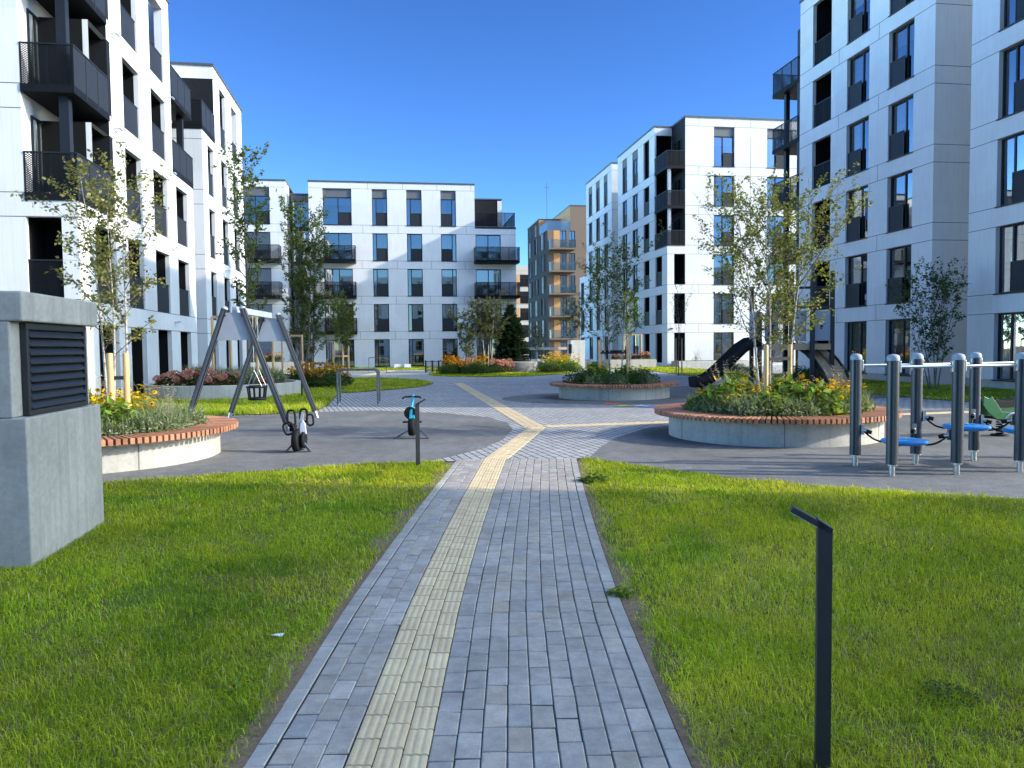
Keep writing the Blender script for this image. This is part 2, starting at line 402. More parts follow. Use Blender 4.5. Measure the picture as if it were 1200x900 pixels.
# ribbed guide tiles along a polyline
PROF = [(0, -.006), (.003, .005), (.012, .0078), (.022, .0078), (.029, .0045), (.036, .0045), (.043, .0078), (.051, .0088), (.059, .0078), (.066, .0045), (.073, .0045), (.080, .0078), (.090, .0078), (.099, .005), (.102, -.006)]
def tiles(mb, fn, s0, s1, cols, wid, z, tl=.2):
    """fn(off, s) -> x, y ; cols columns of ribbed tiles of width wid"""
    for c in range(cols):
        s = s0 - random.uniform(0, tl)
        while s < s1:
            a = max(s, s0)+.0025; b = min(s+tl, s1)-.0025; s += tl
            if b-a < .03: continue
            t = random.gauss(1, .03); mb.col = (.64*t, .49*t, .285*t, 1)
            k = wid/.104; dz = random.gauss(0, .001)
            pts = []
            for ss, e in ((a, 0), (a+.004, 1), (b-.004, 1), (b, 0)):
                for x, h in PROF:
                    X, Y = fn(c*wid+x*k+.001, ss); pts.append((X, Y, z+dz+(.002+h*.62 if e else -.010+h*.3)))
            n = len(PROF)
            mb.add(pts, [(r*n+i, r*n+i+1, (r+1)*n+i+1, (r+1)*n+i) for r in range(3) for i in range(n-1)])
mb = MB()
tiles(mb, lambda o, s: (xt0+o+xs(s), s), 1.2, 10.95, 3, .104, .017)
def seg(A, B, width):
    A = Vector(A); B = Vector(B); d = (B-A); ln = d.length; d /= ln; r = Vector((d.y, -d.x))
    return (lambda o, s: tuple(A + d*s + r*(o-width/2))), ln
for A, B, z in (((-.24, 10.98), (.50, 15.30), .004), ((.44, 15.32), (-2.45, 35.0), .003), ((.66, 15.42), (16, 18.9), .005)):
    fn, ln = seg(A, B, .42 if z == .003 else .34)
    tiles(mb, fn, 0, ln, 3, .14 if z == .003 else .113, z, .2 if z == .004 else .4)
fn, ln = seg(G(470, 432), G(425, 441), .5); tiles(mb, fn, 0, ln, 3, .2, .005, .8)
o = mb.build('tactile_guide_strip', M['tactile'], tint=True); o['kind'] = 'structure'
# ------------------------------------------------------------------ buildings
H0 = 2.97
def frameT(x0, y0, rot):
    if rot == 0: return lambda s, d, z: (x0+s, y0+d, z)
    if rot == -90: return lambda s, d, z: (x0+d, y0-s, z)
    return lambda s, d, z: (x0-d, y0+s, z)
WCACHE = {}
def window_proto(w, h, split, rail, lintel, seed, railh=1.02, reveal=.16, glassy='glass', rtex='railpanel', frame='frame'):
    """returns (frame mesh, pane mesh, rail mesh or None, curtain mesh or None)"""
    key = (round(w, 2), round(h, 2), split, rail, lintel, seed, railh, reveal, rtex, frame, glassy)
    if key in WCACHE: return WCACHE[key]
    import zlib; R = random.Random(zlib.crc32(repr(key).encode()))
    f = .06; hw = h-lintel
    mb = MB()
    mb.box(.002, f, 0, .08, 0, hw); mb.box(w-f, w-.002, 0, .08, 0, hw); mb.box(f, w-f, 0, .08, .002, f); mb.box(f, w-f, 0, .08, hw-f, hw)
    xsp = [w*q for q in split]
    for x in xsp: mb.box(x-.035, x+.035, -.004, .084, f, hw-f)
    mb.box(-.03, w+.03, -reveal-.045, -.002, -.035, .012)       # sill
    if lintel: mb.box(.003, w-.003, -.03, .05, hw+.004, h-.003, 1)
    fm = mb.build('window', [M[frame], M['greypanel']]); fme = fm.data
    e = [f]+[z for x in xsp for z in (x-.035, x+.035)]+[w-f]
    mb = MB()
    for i in range(0, len(e), 2):
        tl = R.uniform(-.012, .012); t2 = R.uniform(-.012, .012)
        mb.quad((e[i], .04-tl, f), (e[i+1], .04+tl, f), (e[i+1], .04+tl+t2, hw-f), (e[i], .04-tl+t2, hw-f))
    pm = mb.build('pane', M[glassy]).data
    rm = None
    if rail:
        a, b = (0, 1) if rail == 'F' else (0, split[0]) if rail == 'L' else (split[-1], 1)
        x0, x1 = max(a*w, .01), min(b*w, w-.01)
        mb = MB()
        mb.quad((x0, -.085, .03), (x1, -.085, .03), (x1, -.085, railh), (x0, -.085, railh), 1)
        mb.box(x0, x1, -.10, -.07, railh, railh+.035); mb.box(x0, x1, -.095, -.075, .02, .05)
        for x in (x0, x1-.025): mb.box(x, x+.025, -.097, -.073, .05, railh)
        rm = mb.build('railing', [M['frame'], M[rtex]]).data
    cm = None
    if R.random() < .72:
        side = R.choice(['l', 'r', 'b', 'f'])
        mb = MB()
        def cur(x0, x1, zb=.05):
            n = max(6, int((x1-x0)/.04)); ph = R.random()*6
            xx = np.linspace(x0, x1, n)
            p = [(x, .22+.035*math.sin(x*38+ph)+.012*math.sin(x*90), z) for z in (zb, hw-.04) for x in xx]
            mb.add(p, [(i, i+1, n+i+1, n+i) for i in range(n-1)], 0, True)
        if side == 'l': cur(.04, w*R.uniform(.25, .5))
        elif side == 'r': cur(w*R.uniform(.5, .75), w-.04)
        elif side == 'b': cur(.04, w*.28); cur(w*.74, w-.04)
        else: cur(.04, w-.04)
        if R.random() < .35:
            zb = hw*R.uniform(.35, .75); mb = MB()
            for q in np.arange(zb, hw-.06, .05): mb.quad((f, .16, q), (w-f, .16, q), (w-f, .135, q+.044), (f, .135, q+.044))
        cm = mb.build('curtain', R.choice([M['curtain'], M['curtain2'], M['curtain3']])).data
    for ob in [o for o in list(COL.objects) if o.data in (fme, pm, rm, cm) and o.data]: bpy.data.objects.remove(ob)
    WCACHE[key] = (fme, pm, rm, cm); return WCACHE[key]
def put_window(root, T, rot, s0, z0, w, h, split=(.5,), rail=None, lintel=0, seed=0, reveal=.16, curtain=True, **k):
    fm, pm, rm, cm = window_proto(w, h, split, rail, lintel, seed, reveal=reveal, **k)
    o = link('window', fm, root, T(s0, reveal, z0), math.radians(rot))
    link('pane', pm, o)
    if rm: link('railing', rm, o)
    if cm and curtain: link('curtain', cm, o)
    return o
def wall(mb, T, s0, s1, z0, z1, ops, reveal=.16, deep=.9, m=0, md=2, hj=(), vj=(), back=True):
    """a facade sheet with openings (a, b, za, zb[, deep]); reveals, dark rooms behind, panel joints"""
    ops = [o for o in ops if o[1] > s0 and o[0] < s1 and o[3] > z0 and o[2] < z1]
    S = sorted({s0, s1, *[x for o in ops for x in o[:2]]}); Z = sorted({z0, z1, *[x for o in ops for x in o[2:4]]})
    S = [x for x in S if s0 <= x <= s1]; Z = [x for x in Z if z0 <= x <= z1]
    for a, b in zip(S, S[1:]):
        for c, d in zip(Z, Z[1:]):
            cs, cz = (a+b)/2, (c+d)/2
            if any(o[0] < cs < o[1] and o[2] < cz < o[3] for o in ops): continue
            mb.quad(T(a, 0, c), T(b, 0, c), T(b, 0, d), T(a, 0, d), m)
    for o in ops:
        a, b, c, d = o[:4]; dp = o[4] if len(o) > 4 else deep; rv = o[5] if len(o) > 5 else reveal
        def ring(d0, d1, mm):
            mb.quad(T(a, d0, c), T(a, d1, c), T(a, d1, d), T(a, d0, d), mm); mb.quad(T(b, d0, c), T(b, d0, d), T(b, d1, d), T(b, d1, c), mm)
            mb.quad(T(a, d0, d), T(a, d1, d), T(b, d1, d), T(b, d0, d), mm); mb.quad(T(a, d0, c), T(b, d0, c), T(b, d1, c), T(a, d1, c), mm)
        ring(0, rv, m)
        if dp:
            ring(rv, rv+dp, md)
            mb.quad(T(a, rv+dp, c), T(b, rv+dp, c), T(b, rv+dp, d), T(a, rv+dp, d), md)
    for z in hj:
        if not z0 < z < z1: continue
        runs = [(s0, s1)]
        for o in ops:
            if o[2] < z < o[3]-.0 and not (abs(z-o[2]) < .02 or abs(z-o[3]) < .02):
                runs = [r for q in runs for r in ((q[0], min(q[1], o[0])), (max(q[0], o[1]), q[1])) if r[1]-r[0] > .01]
        for a, b in runs: mb.box(a, b, -.003, .002, z-.011, z+.011, 1, T)
    for s, za, zb in vj: mb.box(s-.011, s+.011, -.002, .002, za, zb, 1, T)
def railing(mb, T, s0, s1, z, h=1.08, m=0, post=.9):
    """perforated railing run along s at depth 0"""
    mb.quad(T(s0, 0, z), T(s1, 0, z), T(s1, 0, z+h), T(s0, 0, z+h), 1)
    mb.box(s0, s1, -.025, .025, z+h, z+h+.04, 0, T)
    n = max(1, int(round((s1-s0)/post)))
    for i in range(n+1):
        s = s0+(s1-s0)*i/n; mb.box(max(s-.02, s0), min(s+.02, s1), .006, .04, z, z+h-.002, 0, T)
def cap(mb, x0, x1, y0, y1, z, m, t=.13, o=.05):
    mb.box(x0-o, x1+o, y0-o, y1+o, z, z+t, m)
def building(label, v0, u0, name='apartment_building'):
    return thing(name, label, 'building', W(v0, u0), TH)
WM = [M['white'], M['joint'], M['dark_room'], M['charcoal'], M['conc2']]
def bands(zo, k0, k1): return [z for k in range(k0, k1) for z in (2.6+H0*k+zo, 3.27+H0*k+zo)]

# ---- block on the right (two stair wings with a slot between)
def block_R(label, u_a, u_b, cols, balc, depth, floors=6):
    """facade along v=20.62 from u_b (far) to u_a (near); local x = v-20.62, y = u-u_a"""
    r = building(label, 20.62, u_a); ln = u_b-u_a
    T = frameT(0, ln, -90); mb = MB(); ztop = 3.27+H0*(floors-1)-.06+.0+.36-.3+2.9-.03
    ztop = .3+H0*floors+.62
    ops = []; wins = []
    for k in range(floors):
        z0 = .3+H0*k; z1 = 2.6+H0*k; top = k == floors-1
        for (ua, ub, typ) in cols:
            a, b = u_b-ub, u_b-ua
            zz = z1+(.68 if top else 0)
            if typ == 'log': ops.append((a, b, z0, zz, 1.5, .18))
            elif typ == 'door' and k == 0: ops.append((a, b, .05, z1, .5)); wins.append((a, .05, b-a, z1-.05, k, 'door', 0))
            else: ops.append((a, b, z0, zz)); wins.append((a, z0, b-a, zz-z0, k, typ, .68 if top else 0))
    vj = []
    cs = sorted([(u_b-c[1], u_b-c[0]) for c in cols])
    mids = [(p[1]+q[0])/2+.0 for p, q in zip(cs, cs[1:])]
    for k in range(floors):
        for m_ in mids: vj.append((m_+.18*(-1)**k*0, 2.6+H0*k+(.68 if k == floors-1 else 0), 3.27+H0*k if k < floors-1 else ztop))
    hj = bands(0, 0, floors-1)+[2.6+H0*(floors-1)+.68]
    wall(mb, T, 0, ln, .32, ztop, ops, hj=hj, vj=vj)
    mb.quad(T(0, .03, -.3), T(ln, .03, -.3), T(ln, .03, .32), T(0, .03, .32), 4)
    mb.quad(T(0, 0, .32), T(ln, 0, .32), T(ln, .03, .32), T(0, .03, .32), 4)
    # near end wall (facing the camera), far end wall
    E0 = frameT(0, 0, 0); E1 = lambda s, d, z: (s, ln-d, z)
    hj2 = hj
    wall(mb, E0, 0, depth, -.3, ztop, [], hj=hj2); wall(mb, E1, 0, depth, -.3, ztop, [], hj=[])
    mb.quad((depth, 0, -.3), (depth, ln, -.3), (depth, ln, ztop), (depth, 0, ztop)); mb.quad((0, 0, ztop-.02), (depth, 0, ztop-.02), (depth, ln, ztop-.02), (0, ln, ztop-.02), 1)
    mb.build('wall', WM, r)
    mb = MB(); cap(mb, 0, depth, 0, ln, ztop, 0); mb.build('roof_edge', M['roofcap'], r)
    for i, (s, z, w, h, k, typ, lin) in enumerate(wins):
        if typ == 'door': put_window(r, T, -90, s, z, w, h, (.5,), None, 0, 50); continue
        put_window(r, T, -90, s, z, w, h, (.6,) if typ == 'w' else (.36,), 'L' if typ == 'w' and k else ('R' if k else None), lin, (i*7) % 11)
    for k in range(floors):
        for (ua, ub, typ) in cols:
            if typ != 'log' or k == 0: continue
            mb = MB(); railing(mb, lambda s, d, z: T(s, d+.09, z), u_b-ub+.01, u_b-ua-.01, .32+H0*k)
            mb.build('railing', [M['frame'], M['perf']], r)
            mb = MB(); a, b = u_b-ub, u_b-ua      # glazed door deep in the loggia
            mb.quad(T(a+.15, 1.6, .4+H0*k), T(a+.8, 1.6, .4+H0*k), T(a+.8, 1.6, 2.4+H0*k), T(a+.15, 1.6, 2.4+H0*k)); mb.build('loggia_door', M['glass'], r)
    if balc:
        for k in range(1, floors):
            z = .3+H0*k
            if k == floors-1: pass
            b = MB(); b.box(0.02, 2.3, ln+.002, ln+2.9, z-.24, z-.02); bo = b.build('balcony', M['slab'], r)
            rb = MB(); railing(rb, lambda s, d, zz: (0.03+d, ln+2.88-s, zz), 0, 2.86, z-.02)
            railing(rb, lambda s, d, zz: (s, ln+2.88-d, zz), .03, 2.28, z-.02)
            rb.build('railing', [M['frame'], M['perf']], bo)
        b = MB(); b.box(.28, .5, ln+1.9, ln+2.12, 0, z-.25); b.build('balcony_post', M['frame'], r)
        b = MB(); b.box(.04, .42, ln+.004, ln+.34, 0, ztop-1.2); b.build('balcony_post', M['frame'], r)
        b = MB(); b.box(2.3, 2.6, ln+.003, ln+3.2, 0, ztop-.6); b.build('side_wall', M['charcoal'], r)
    return r
RB = block_R('tall shaded white apartment block above the balance course, black balconies at its far end', 26.94, 36.77,
        [(33.96, 35.58, 'log'), (31.03, 32.69, 'w'), (28.14, 29.71, 'w')], True, 12)
RA = block_R('nearest white apartment wing at the right frame edge with a dark entrance door', 14.4, 25.05,
        [(22.15, 23.78, 'v'), (19.25, 20.85, 'v'), (16.3, 17.9, 'v')], False, 12)
RC = block_R('white apartment wing beside the camera, outside the frame', -8.6, 0.0,
        [(-3.8, -2.2, 'v'), (-7.8, -6.2, 'v')], False, 6, 5)

# ---- block on the left: L1 with corner loggias and L2 behind
def block_L(label, v0, u0, u1, cols, near_cut, far_cut, front_cols, zo=-.19, floors=5, depth=12, lamps=(4.2,)):
    r = building(label, v0, u0); ln = u1-u0; ztop = 15.5
    T = frameT(0, 0, 90); mb = MB()
    fl = lambda k: .3+H0*k+zo
    ztw = 14.9
    ops = []
    for k in range(floors):
        for a, b in cols:
            a -= u0; b -= u0
            if near_cut and k >= near_cut[0] and b < near_cut[1]: continue
            if far_cut and k >= far_cut[0] and a > far_cut[1]: continue
            thru = k == floors-1 and (a, b) == (cols[-1][0]-u0 if not far_cut else cols[-2][0]-u0, cols[-1][1]-u0 if not far_cut else cols[-2][1]-u0)
            ops.append((a, b, fl(k) if k else .02, (2.6+H0*k+zo) if k < floors-1 else ztw, 0 if thru else 1.3, .16 if not thru else .3))
    hj = bands(zo, 0, floors-1)+[ztw]
    nk, ns, nd = near_cut or (99, 0, 0); fk, fs, fd = far_cut or (99, ln, 0)
    zn = fl(nk) if near_cut else ztop; zf = fl(fk) if far_cut else ztop
    Zs = sorted({-.3, ztop, min(zn, ztop), min(zf, ztop)})
    for za, zb in zip(Zs, Zs[1:]):
        s0 = ns if near_cut and za >= zn-.01 else 0
        s1 = fs if far_cut and za >= zf-.01 else ln
        wall(mb, T, s0, s1, za, zb, ops, hj=[h for h in hj]+([zb-.005] if zb < ztop else []))
    # front wall facing the camera (local y = 0), v from -depth to 0
    Fr = lambda s, d, z: (-depth+s, d, z)
    fops = [(depth+a, depth+b, fl(k), 2.6+H0*k+zo, 1.3) for k in range(floors) for a, b in front_cols if not (near_cut and k >= nk and b > -nd)]
    fops = [o for o in fops]
    wall(mb, Fr, 0, depth-nd if near_cut else depth, zn if near_cut else -.3, ztop, fops, hj=hj, vj=[])
    if near_cut:
        wall(mb, Fr, 0, depth, -.3, zn, fops, hj=hj+[zn-.005])
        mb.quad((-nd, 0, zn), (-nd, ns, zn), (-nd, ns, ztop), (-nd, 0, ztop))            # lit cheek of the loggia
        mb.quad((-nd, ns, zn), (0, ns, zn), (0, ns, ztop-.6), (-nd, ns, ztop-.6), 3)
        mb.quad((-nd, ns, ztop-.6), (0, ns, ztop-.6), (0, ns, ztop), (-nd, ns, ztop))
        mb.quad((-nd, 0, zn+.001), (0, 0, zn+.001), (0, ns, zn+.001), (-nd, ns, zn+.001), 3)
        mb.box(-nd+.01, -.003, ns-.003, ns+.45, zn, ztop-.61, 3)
    zr = fl(floors-1)
    if far_cut:
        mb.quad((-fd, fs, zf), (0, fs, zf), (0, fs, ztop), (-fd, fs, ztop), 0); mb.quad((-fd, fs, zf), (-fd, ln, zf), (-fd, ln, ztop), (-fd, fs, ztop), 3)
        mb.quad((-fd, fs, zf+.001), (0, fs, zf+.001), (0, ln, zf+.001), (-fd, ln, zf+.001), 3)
    mb.quad((-depth, ln, -.3), (-fd if far_cut else 0, ln, -.3), (-fd if far_cut else 0, ln, ztop), (-depth, ln, ztop))
    if far_cut: mb.quad((-fd, ln, -.3), (0, ln, -.3), (0, ln, zf), (-fd, ln, zf))
    mb.quad((-depth, 0, -.3), (-depth, ln, -.3), (-depth, ln, ztop), (-depth, 0, ztop))
    # top slab (leaves the terrace behind the last opening of the top floor open to the sky)
    e = (fs if far_cut else ln)-3.6
    mb.quad((-depth, 0 if not near_cut else ns, ztop-.02), (0, 0 if not near_cut else ns, ztop-.02), (0, e, ztop-.02), (-depth, e, ztop-.02), 1)
    mb.quad((-depth, e, zr+.02), (-.3, e, zr+.02), (-.3, e, ztop-.03), (-depth, e, ztop-.03), 3)
    mb.build('wall', WM, r)
    c = MB()
    y0 = ns if near_cut else 0; y1 = fs if far_cut else ln
    c.box(-.36, .05, y0-.05, y1+.05, ztop, ztop+.13); c.box(-depth, -.362, y0-.05, e, ztop, ztop+.13)
    c.build('roof_edge', M['roofcap'], r)
    for k in range(1, floors):
        for a, b in cols:
            a -= u0; b -= u0
            if near_cut and k >= nk and b < ns: continue
            if far_cut and k >= fk and a > fs: continue
            q = MB(); z = fl(k)
            q.quad(T(a+.01, .06, z+.02), T(b-.01, .06, z+.02), T(b-.01, .06, z+1.08), T(a+.01, .06, z+1.08)); q.box(a+.005, b-.005, .045, .085, z+1.08, z+1.12, 0, T)
            for s in (a+.01, (a+b)/2-.015, b-.04): q.box(s, s+.03, .063, .09, z, z+1.078, 0, T)
            q.build('railing', M['railpanel'], r)
    def corner(k, s0, s1, d, post):
        z = fl(k)
        b = MB(); b.box(-d+.01, .03, s0, s1, z-.22, z-.005); bo = b.build('balcony', M['slab'], r)
        q = MB()
        Tf = lambda s, dd, zz: (-d+.02+s, s0+.02+dd, zz); Ts = lambda s, dd, zz: (.02-dd, s0+.02+s, zz)
        if s0 <= .01: railing(q, Tf, 0, d, z)
        q2 = MB(); Lg = s1-s0-.03
        q2.quad(Ts(0, 0, z-.15), Ts(Lg, 0, z-.15), Ts(Lg, 0, z+1.08), Ts(0, 0, z+1.08)); q2.box(0, Lg, -.02, .02, z+1.08, z+1.12, 0, Ts)
        for i in range(4): q2.box(Lg*i/3-(.02 if i else 0), Lg*i/3+(.02 if i < 3 else 0), -.012, .03, z-.15, z+1.079, 0, Ts)
        if q.f: q.build('railing', [M['frame'], M['perf']], bo)
        q2.build('railing', M['railpanel'], bo)
        if s0 > .01:
            q = MB(); railing(q, lambda s, dd, zz: (-d+.02+s, s1-.02-dd, zz), 0, d, z); q.build('railing', [M['frame'], M['perf']], bo)
    if near_cut:
        for k in range(nk, floors): corner(k, -.03, ns, nd, True)
        c = MB(); c.box(-.5, -.24, .25, .5, fl(nk), ztop-.2 if floors-1 > nk else fl(nk)+2); 
        if floors-1 > nk: c.build('balcony_post', M['frame'], r)
        for k in range(nk, floors):
            z = fl(k)
            for (y, w) in ((.55, .85), (1.5, .8)):
                f = MB(); TT = lambda s, d, zz: (-nd+d*-1+.012, y+s, zz)
                o = link('window', window_proto(w, 2.2, (.5,), None, 0, 3)[0], r, (-nd-.02+.07, y, z+.06), math.radians(90))
                link('pane', window_proto(w, 2.2, (.5,), None, 0, 3)[1], o)
                q = MB(); q.quad((-nd+.006, y+.02, z+.05), (-nd+.006, y+w*.55, z+.05), (-nd+.006, y+w*.55, z+2.2), (-nd+.006, y+.02, z+2.2)); q.build('curtain', M['curtain'], r)
    if far_cut:
        for k in range(fk, floors): corner(k, fs+.003, ln, fd, False)
        c = MB(); c.box(-.45, -.2, ln-.7, ln-.45, fl(fk), fl(floors-1)-.22); c.build('balcony_post', M['frame'], r)
    for k in range(floors):
        for a, b in front_cols:
            if near_cut and k >= nk and b > -nd: continue
            if k:
                q = MB(); railing(q, lambda s, d, z: Fr(s, d+.05, z), depth+a+.01, depth+b-.01, fl(k)); q.build('railing', [M['frame'], M['perf']], r)
    # floodlight brackets on the bands
    for k in range(0, floors-1):
        for s in lamps:
            q = MB(); z = 2.95+H0*k+zo
            q.box(s, s+.04, -.16, -.002, z-.02, z+.02, 0, T); q.box(s, s+.3, -.2, -.14, z-.005, z+.035, 0, T); q.build('wall_lamp', M['lightpanel'], r)
    return r
block_L('five storey white block at the left edge with corner loggias and black perforated balcony railings', -8.63, 23.35, 36.3,
        [(24.58, 26.32), (27.46, 29.1), (30.5, 32.27), (33.55, 35.25)], (2, 2.7, 1.37), (3, 9.8, 2.1), [(-1.36, -.44), (-4.6, -2.9)], lamps=(3.12, 9.35))
block_L('white block behind the left corner, partly hidden by the tall slim poplar', -8.45, 37.5, 47.3,
        [(38.54, 39.73), (41.47, 42.85), (44.4, 45.8)], (4, 2.58, 1.95), None, [])
# ---- far block across the court (B3)
def block_far():
    v0, u0, zo = -6.63, 66.14, -.19
    r = building('long white five storey block closing the court at the back', v0, u0)
    fl = lambda k: .3+H0*k+zo
    T = frameT(-v0, 0, 0)                                   # s = v
    mb = MB(); ztop = 15.5; zt = 15.0; ops = []; wins = []
    narrow = [(-1.46, -.19), (1.41, 2.7), (4.29, 5.6)]
    wide = (-5.5, -3.14); right = (7.25, 9.44)
    def add(a, b, k, split, rail, m=0):
        z0 = fl(k); z1 = 2.6+H0*k+zo
        lin = (zt-z1) if k == 4 else 0
        ops.append((a, b, z0, z1+lin)); wins.append((a, z0, b-a, z1+lin-z0, split, rail, lin, k))
    for k in range(5):
        for i, (a, b) in enumerate(narrow): add(a, b, k, (.26,) if i < 2 else (.74,), ('R' if i < 2 else 'L') if k else None)
        add(*wide, k, (.53,), 'R' if k == 4 else None)
        if k < 4: add(*right, k, (.5,), None)
    hj = bands(zo, 0, 4)+[zt]; vj = []
    for k in range(5):
        zb = (2.6+H0*k+zo, 3.27+H0*k+zo) if k < 4 else (zt, ztop)
        for s in (-2.3+.0, .62, 3.5, 6.4): vj.append((s+(.5 if k == 4 else .12*k-.3), *zb))
    wall(mb, T, -6.63, 7.2, -.3, ztop, ops, hj=hj, vj=vj)
    wall(mb, T, 7.2, 10.75, -.3, fl(4)+.02, ops, hj=hj)
    # right end, roof, terrace with dark box
    mb.quad((10.75-v0, 0, -.3), (10.75-v0, 12, -.3), (10.75-v0, 12, fl(4)), (10.75-v0, 0, fl(4)))
    mb.quad((7.2-v0, 0, fl(4)), (10.75-v0, 0, fl(4)), (10.75-v0, 12, fl(4)), (7.2-v0, 12, fl(4)), 1)
    mb.quad((7.2-v0, 0, fl(4)), (7.2-v0, 12, fl(4)), (7.2-v0, 12, ztop), (7.2-v0, 0, ztop))
    mb.quad((0, 0, ztop-.02), (7.2-v0, 0, ztop-.02), (7.2-v0, 12, ztop-.02), (0, 12, ztop-.02), 1)
    mb.box(7.21-v0, 9.75-v0, 1.6, 9, fl(4)+.01, 14.6, 3)
    mb.box(9.4-v0, 9.78-v0, 1.55, 1.9, fl(4)+.01, 14.5, 0)
    # recess (stair slot) and left part of the block
    mb.quad((0, 0, -.3), (0, 2.6, -.3), (0, 2.6, ztop), (0, 0, ztop)); 
    a, b = -8.49-v0, 0
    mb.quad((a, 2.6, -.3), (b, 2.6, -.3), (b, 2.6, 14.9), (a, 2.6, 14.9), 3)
    mb.quad((a, 0, -.3), (a, 2.6, -.3), (a, 2.6, ztop), (a, 0, ztop))
    mb.quad((a, 2.6, 14.9), (b, 2.6, 14.9), (b, 9, 14.9), (a, 9, 14.9), 1)
    T2 = frameT(-v0, 0, 0)
    ops2 = []
    for k in range(5):
        for (s, e) in ((-12.3, -9.75), (-17.5, -15)):
            z0 = fl(k); z1 = 2.6+H0*k+zo; lin = (zt-z1) if k == 4 else 0
            ops2.append((s, e, z0, z1+lin)); wins.append((s, z0, e-s, z1+lin-z0, (.55,), 'R' if k == 4 else None, lin, k))
    wall(mb, T2, -22, -8.49, -.3, ztop, ops2, hj=hj)
    mb.quad((-22-v0, 0, ztop-.02), (a, 0, ztop-.02), (a, 12, ztop-.02), (-22-v0, 12, ztop-.02), 1)
    mb.build('wall', WM, r)
    c = MB(); cap(c, .0, 7.2-v0, 0, 12, ztop, 0, o=.04); cap(c, -22-v0, a, 0, 12, ztop, 0, o=.04); c.box(a+.05, -.05, 2.55, 9, 14.9, 15.02)
    c.box(7.21-v0, 9.8-v0, 1.55, 9.05, 14.6, 14.7); c.build('roof_edge', M['roofcap'], r)
    q = MB()                                                # thin safety rail on the roof
    for s in np.arange(.6, 13.4, 1.6): q.tube([(s, 1.5, ztop), (s, 1.5, ztop+.42)], .015, 5)
    q.tube([(.6, 1.5, ztop+.42), (13.4, 1.5, ztop+.42)], .012, 5); q.build('roof_rail', M['darkmetal'], r)
    for i, (s, z, w, h, split, rail, lin, k) in enumerate(wins):
        put_window(r, T, 0, s, z, w, h, split, rail, lin, (i*5+k) % 13)
    # stair glazing in the slot
    for k in range(5):
        put_window(r, lambda s, d, z: (a+s, 2.6-.09+d, z), 0, .12, fl(k)+.1, 1.6, 2.75, (.5,), None, .5 if k == 4 else 0, 9, reveal=.0, curtain=False)
    def balcony(s0, s1, k, dep=1.45):
        z = fl(k)
        b = MB(); b.box(s0-v0, s1-v0, -dep, -.004, z-.24, z-.02); bo = b.build('balcony', M['slab'], r)
        q = MB()
        railing(q, lambda s, d, zz: (s0-v0+s, -dep+d, zz), 0, s1-s0, z-.2, 1.25)
        railing(q, lambda s, d, zz: (s0-v0+d, -s-.01, zz), 0, dep-.06, z-.2, 1.25); railing(q, lambda s, d, zz: (s1-v0-d, -s-.01, zz), 0, dep-.06, z-.2, 1.25)
        q.build('railing', [M['frame'], M['perf']], bo)
    for k in (1, 2, 3):
        balcony(-6.25, -2.85, k); balcony(7.1, 10.85, k); balcony(-12.2, -8.9, k)
    b = MB(); z = fl(4)
    railing(b, lambda s, d, zz: (7.25-v0+s, .05+d, zz), 0, 3.45, z, 1.2); railing(b, lambda s, d, zz: (10.7-v0-d, .05+s, zz), 0, 9, z, 1.2)
    b.box(7.2-v0, 10.78-v0, -.03, .04, z-.16, z-.002, 0); b.build('terrace_railing', [M['frame'], M['perf']], r)
block_far()
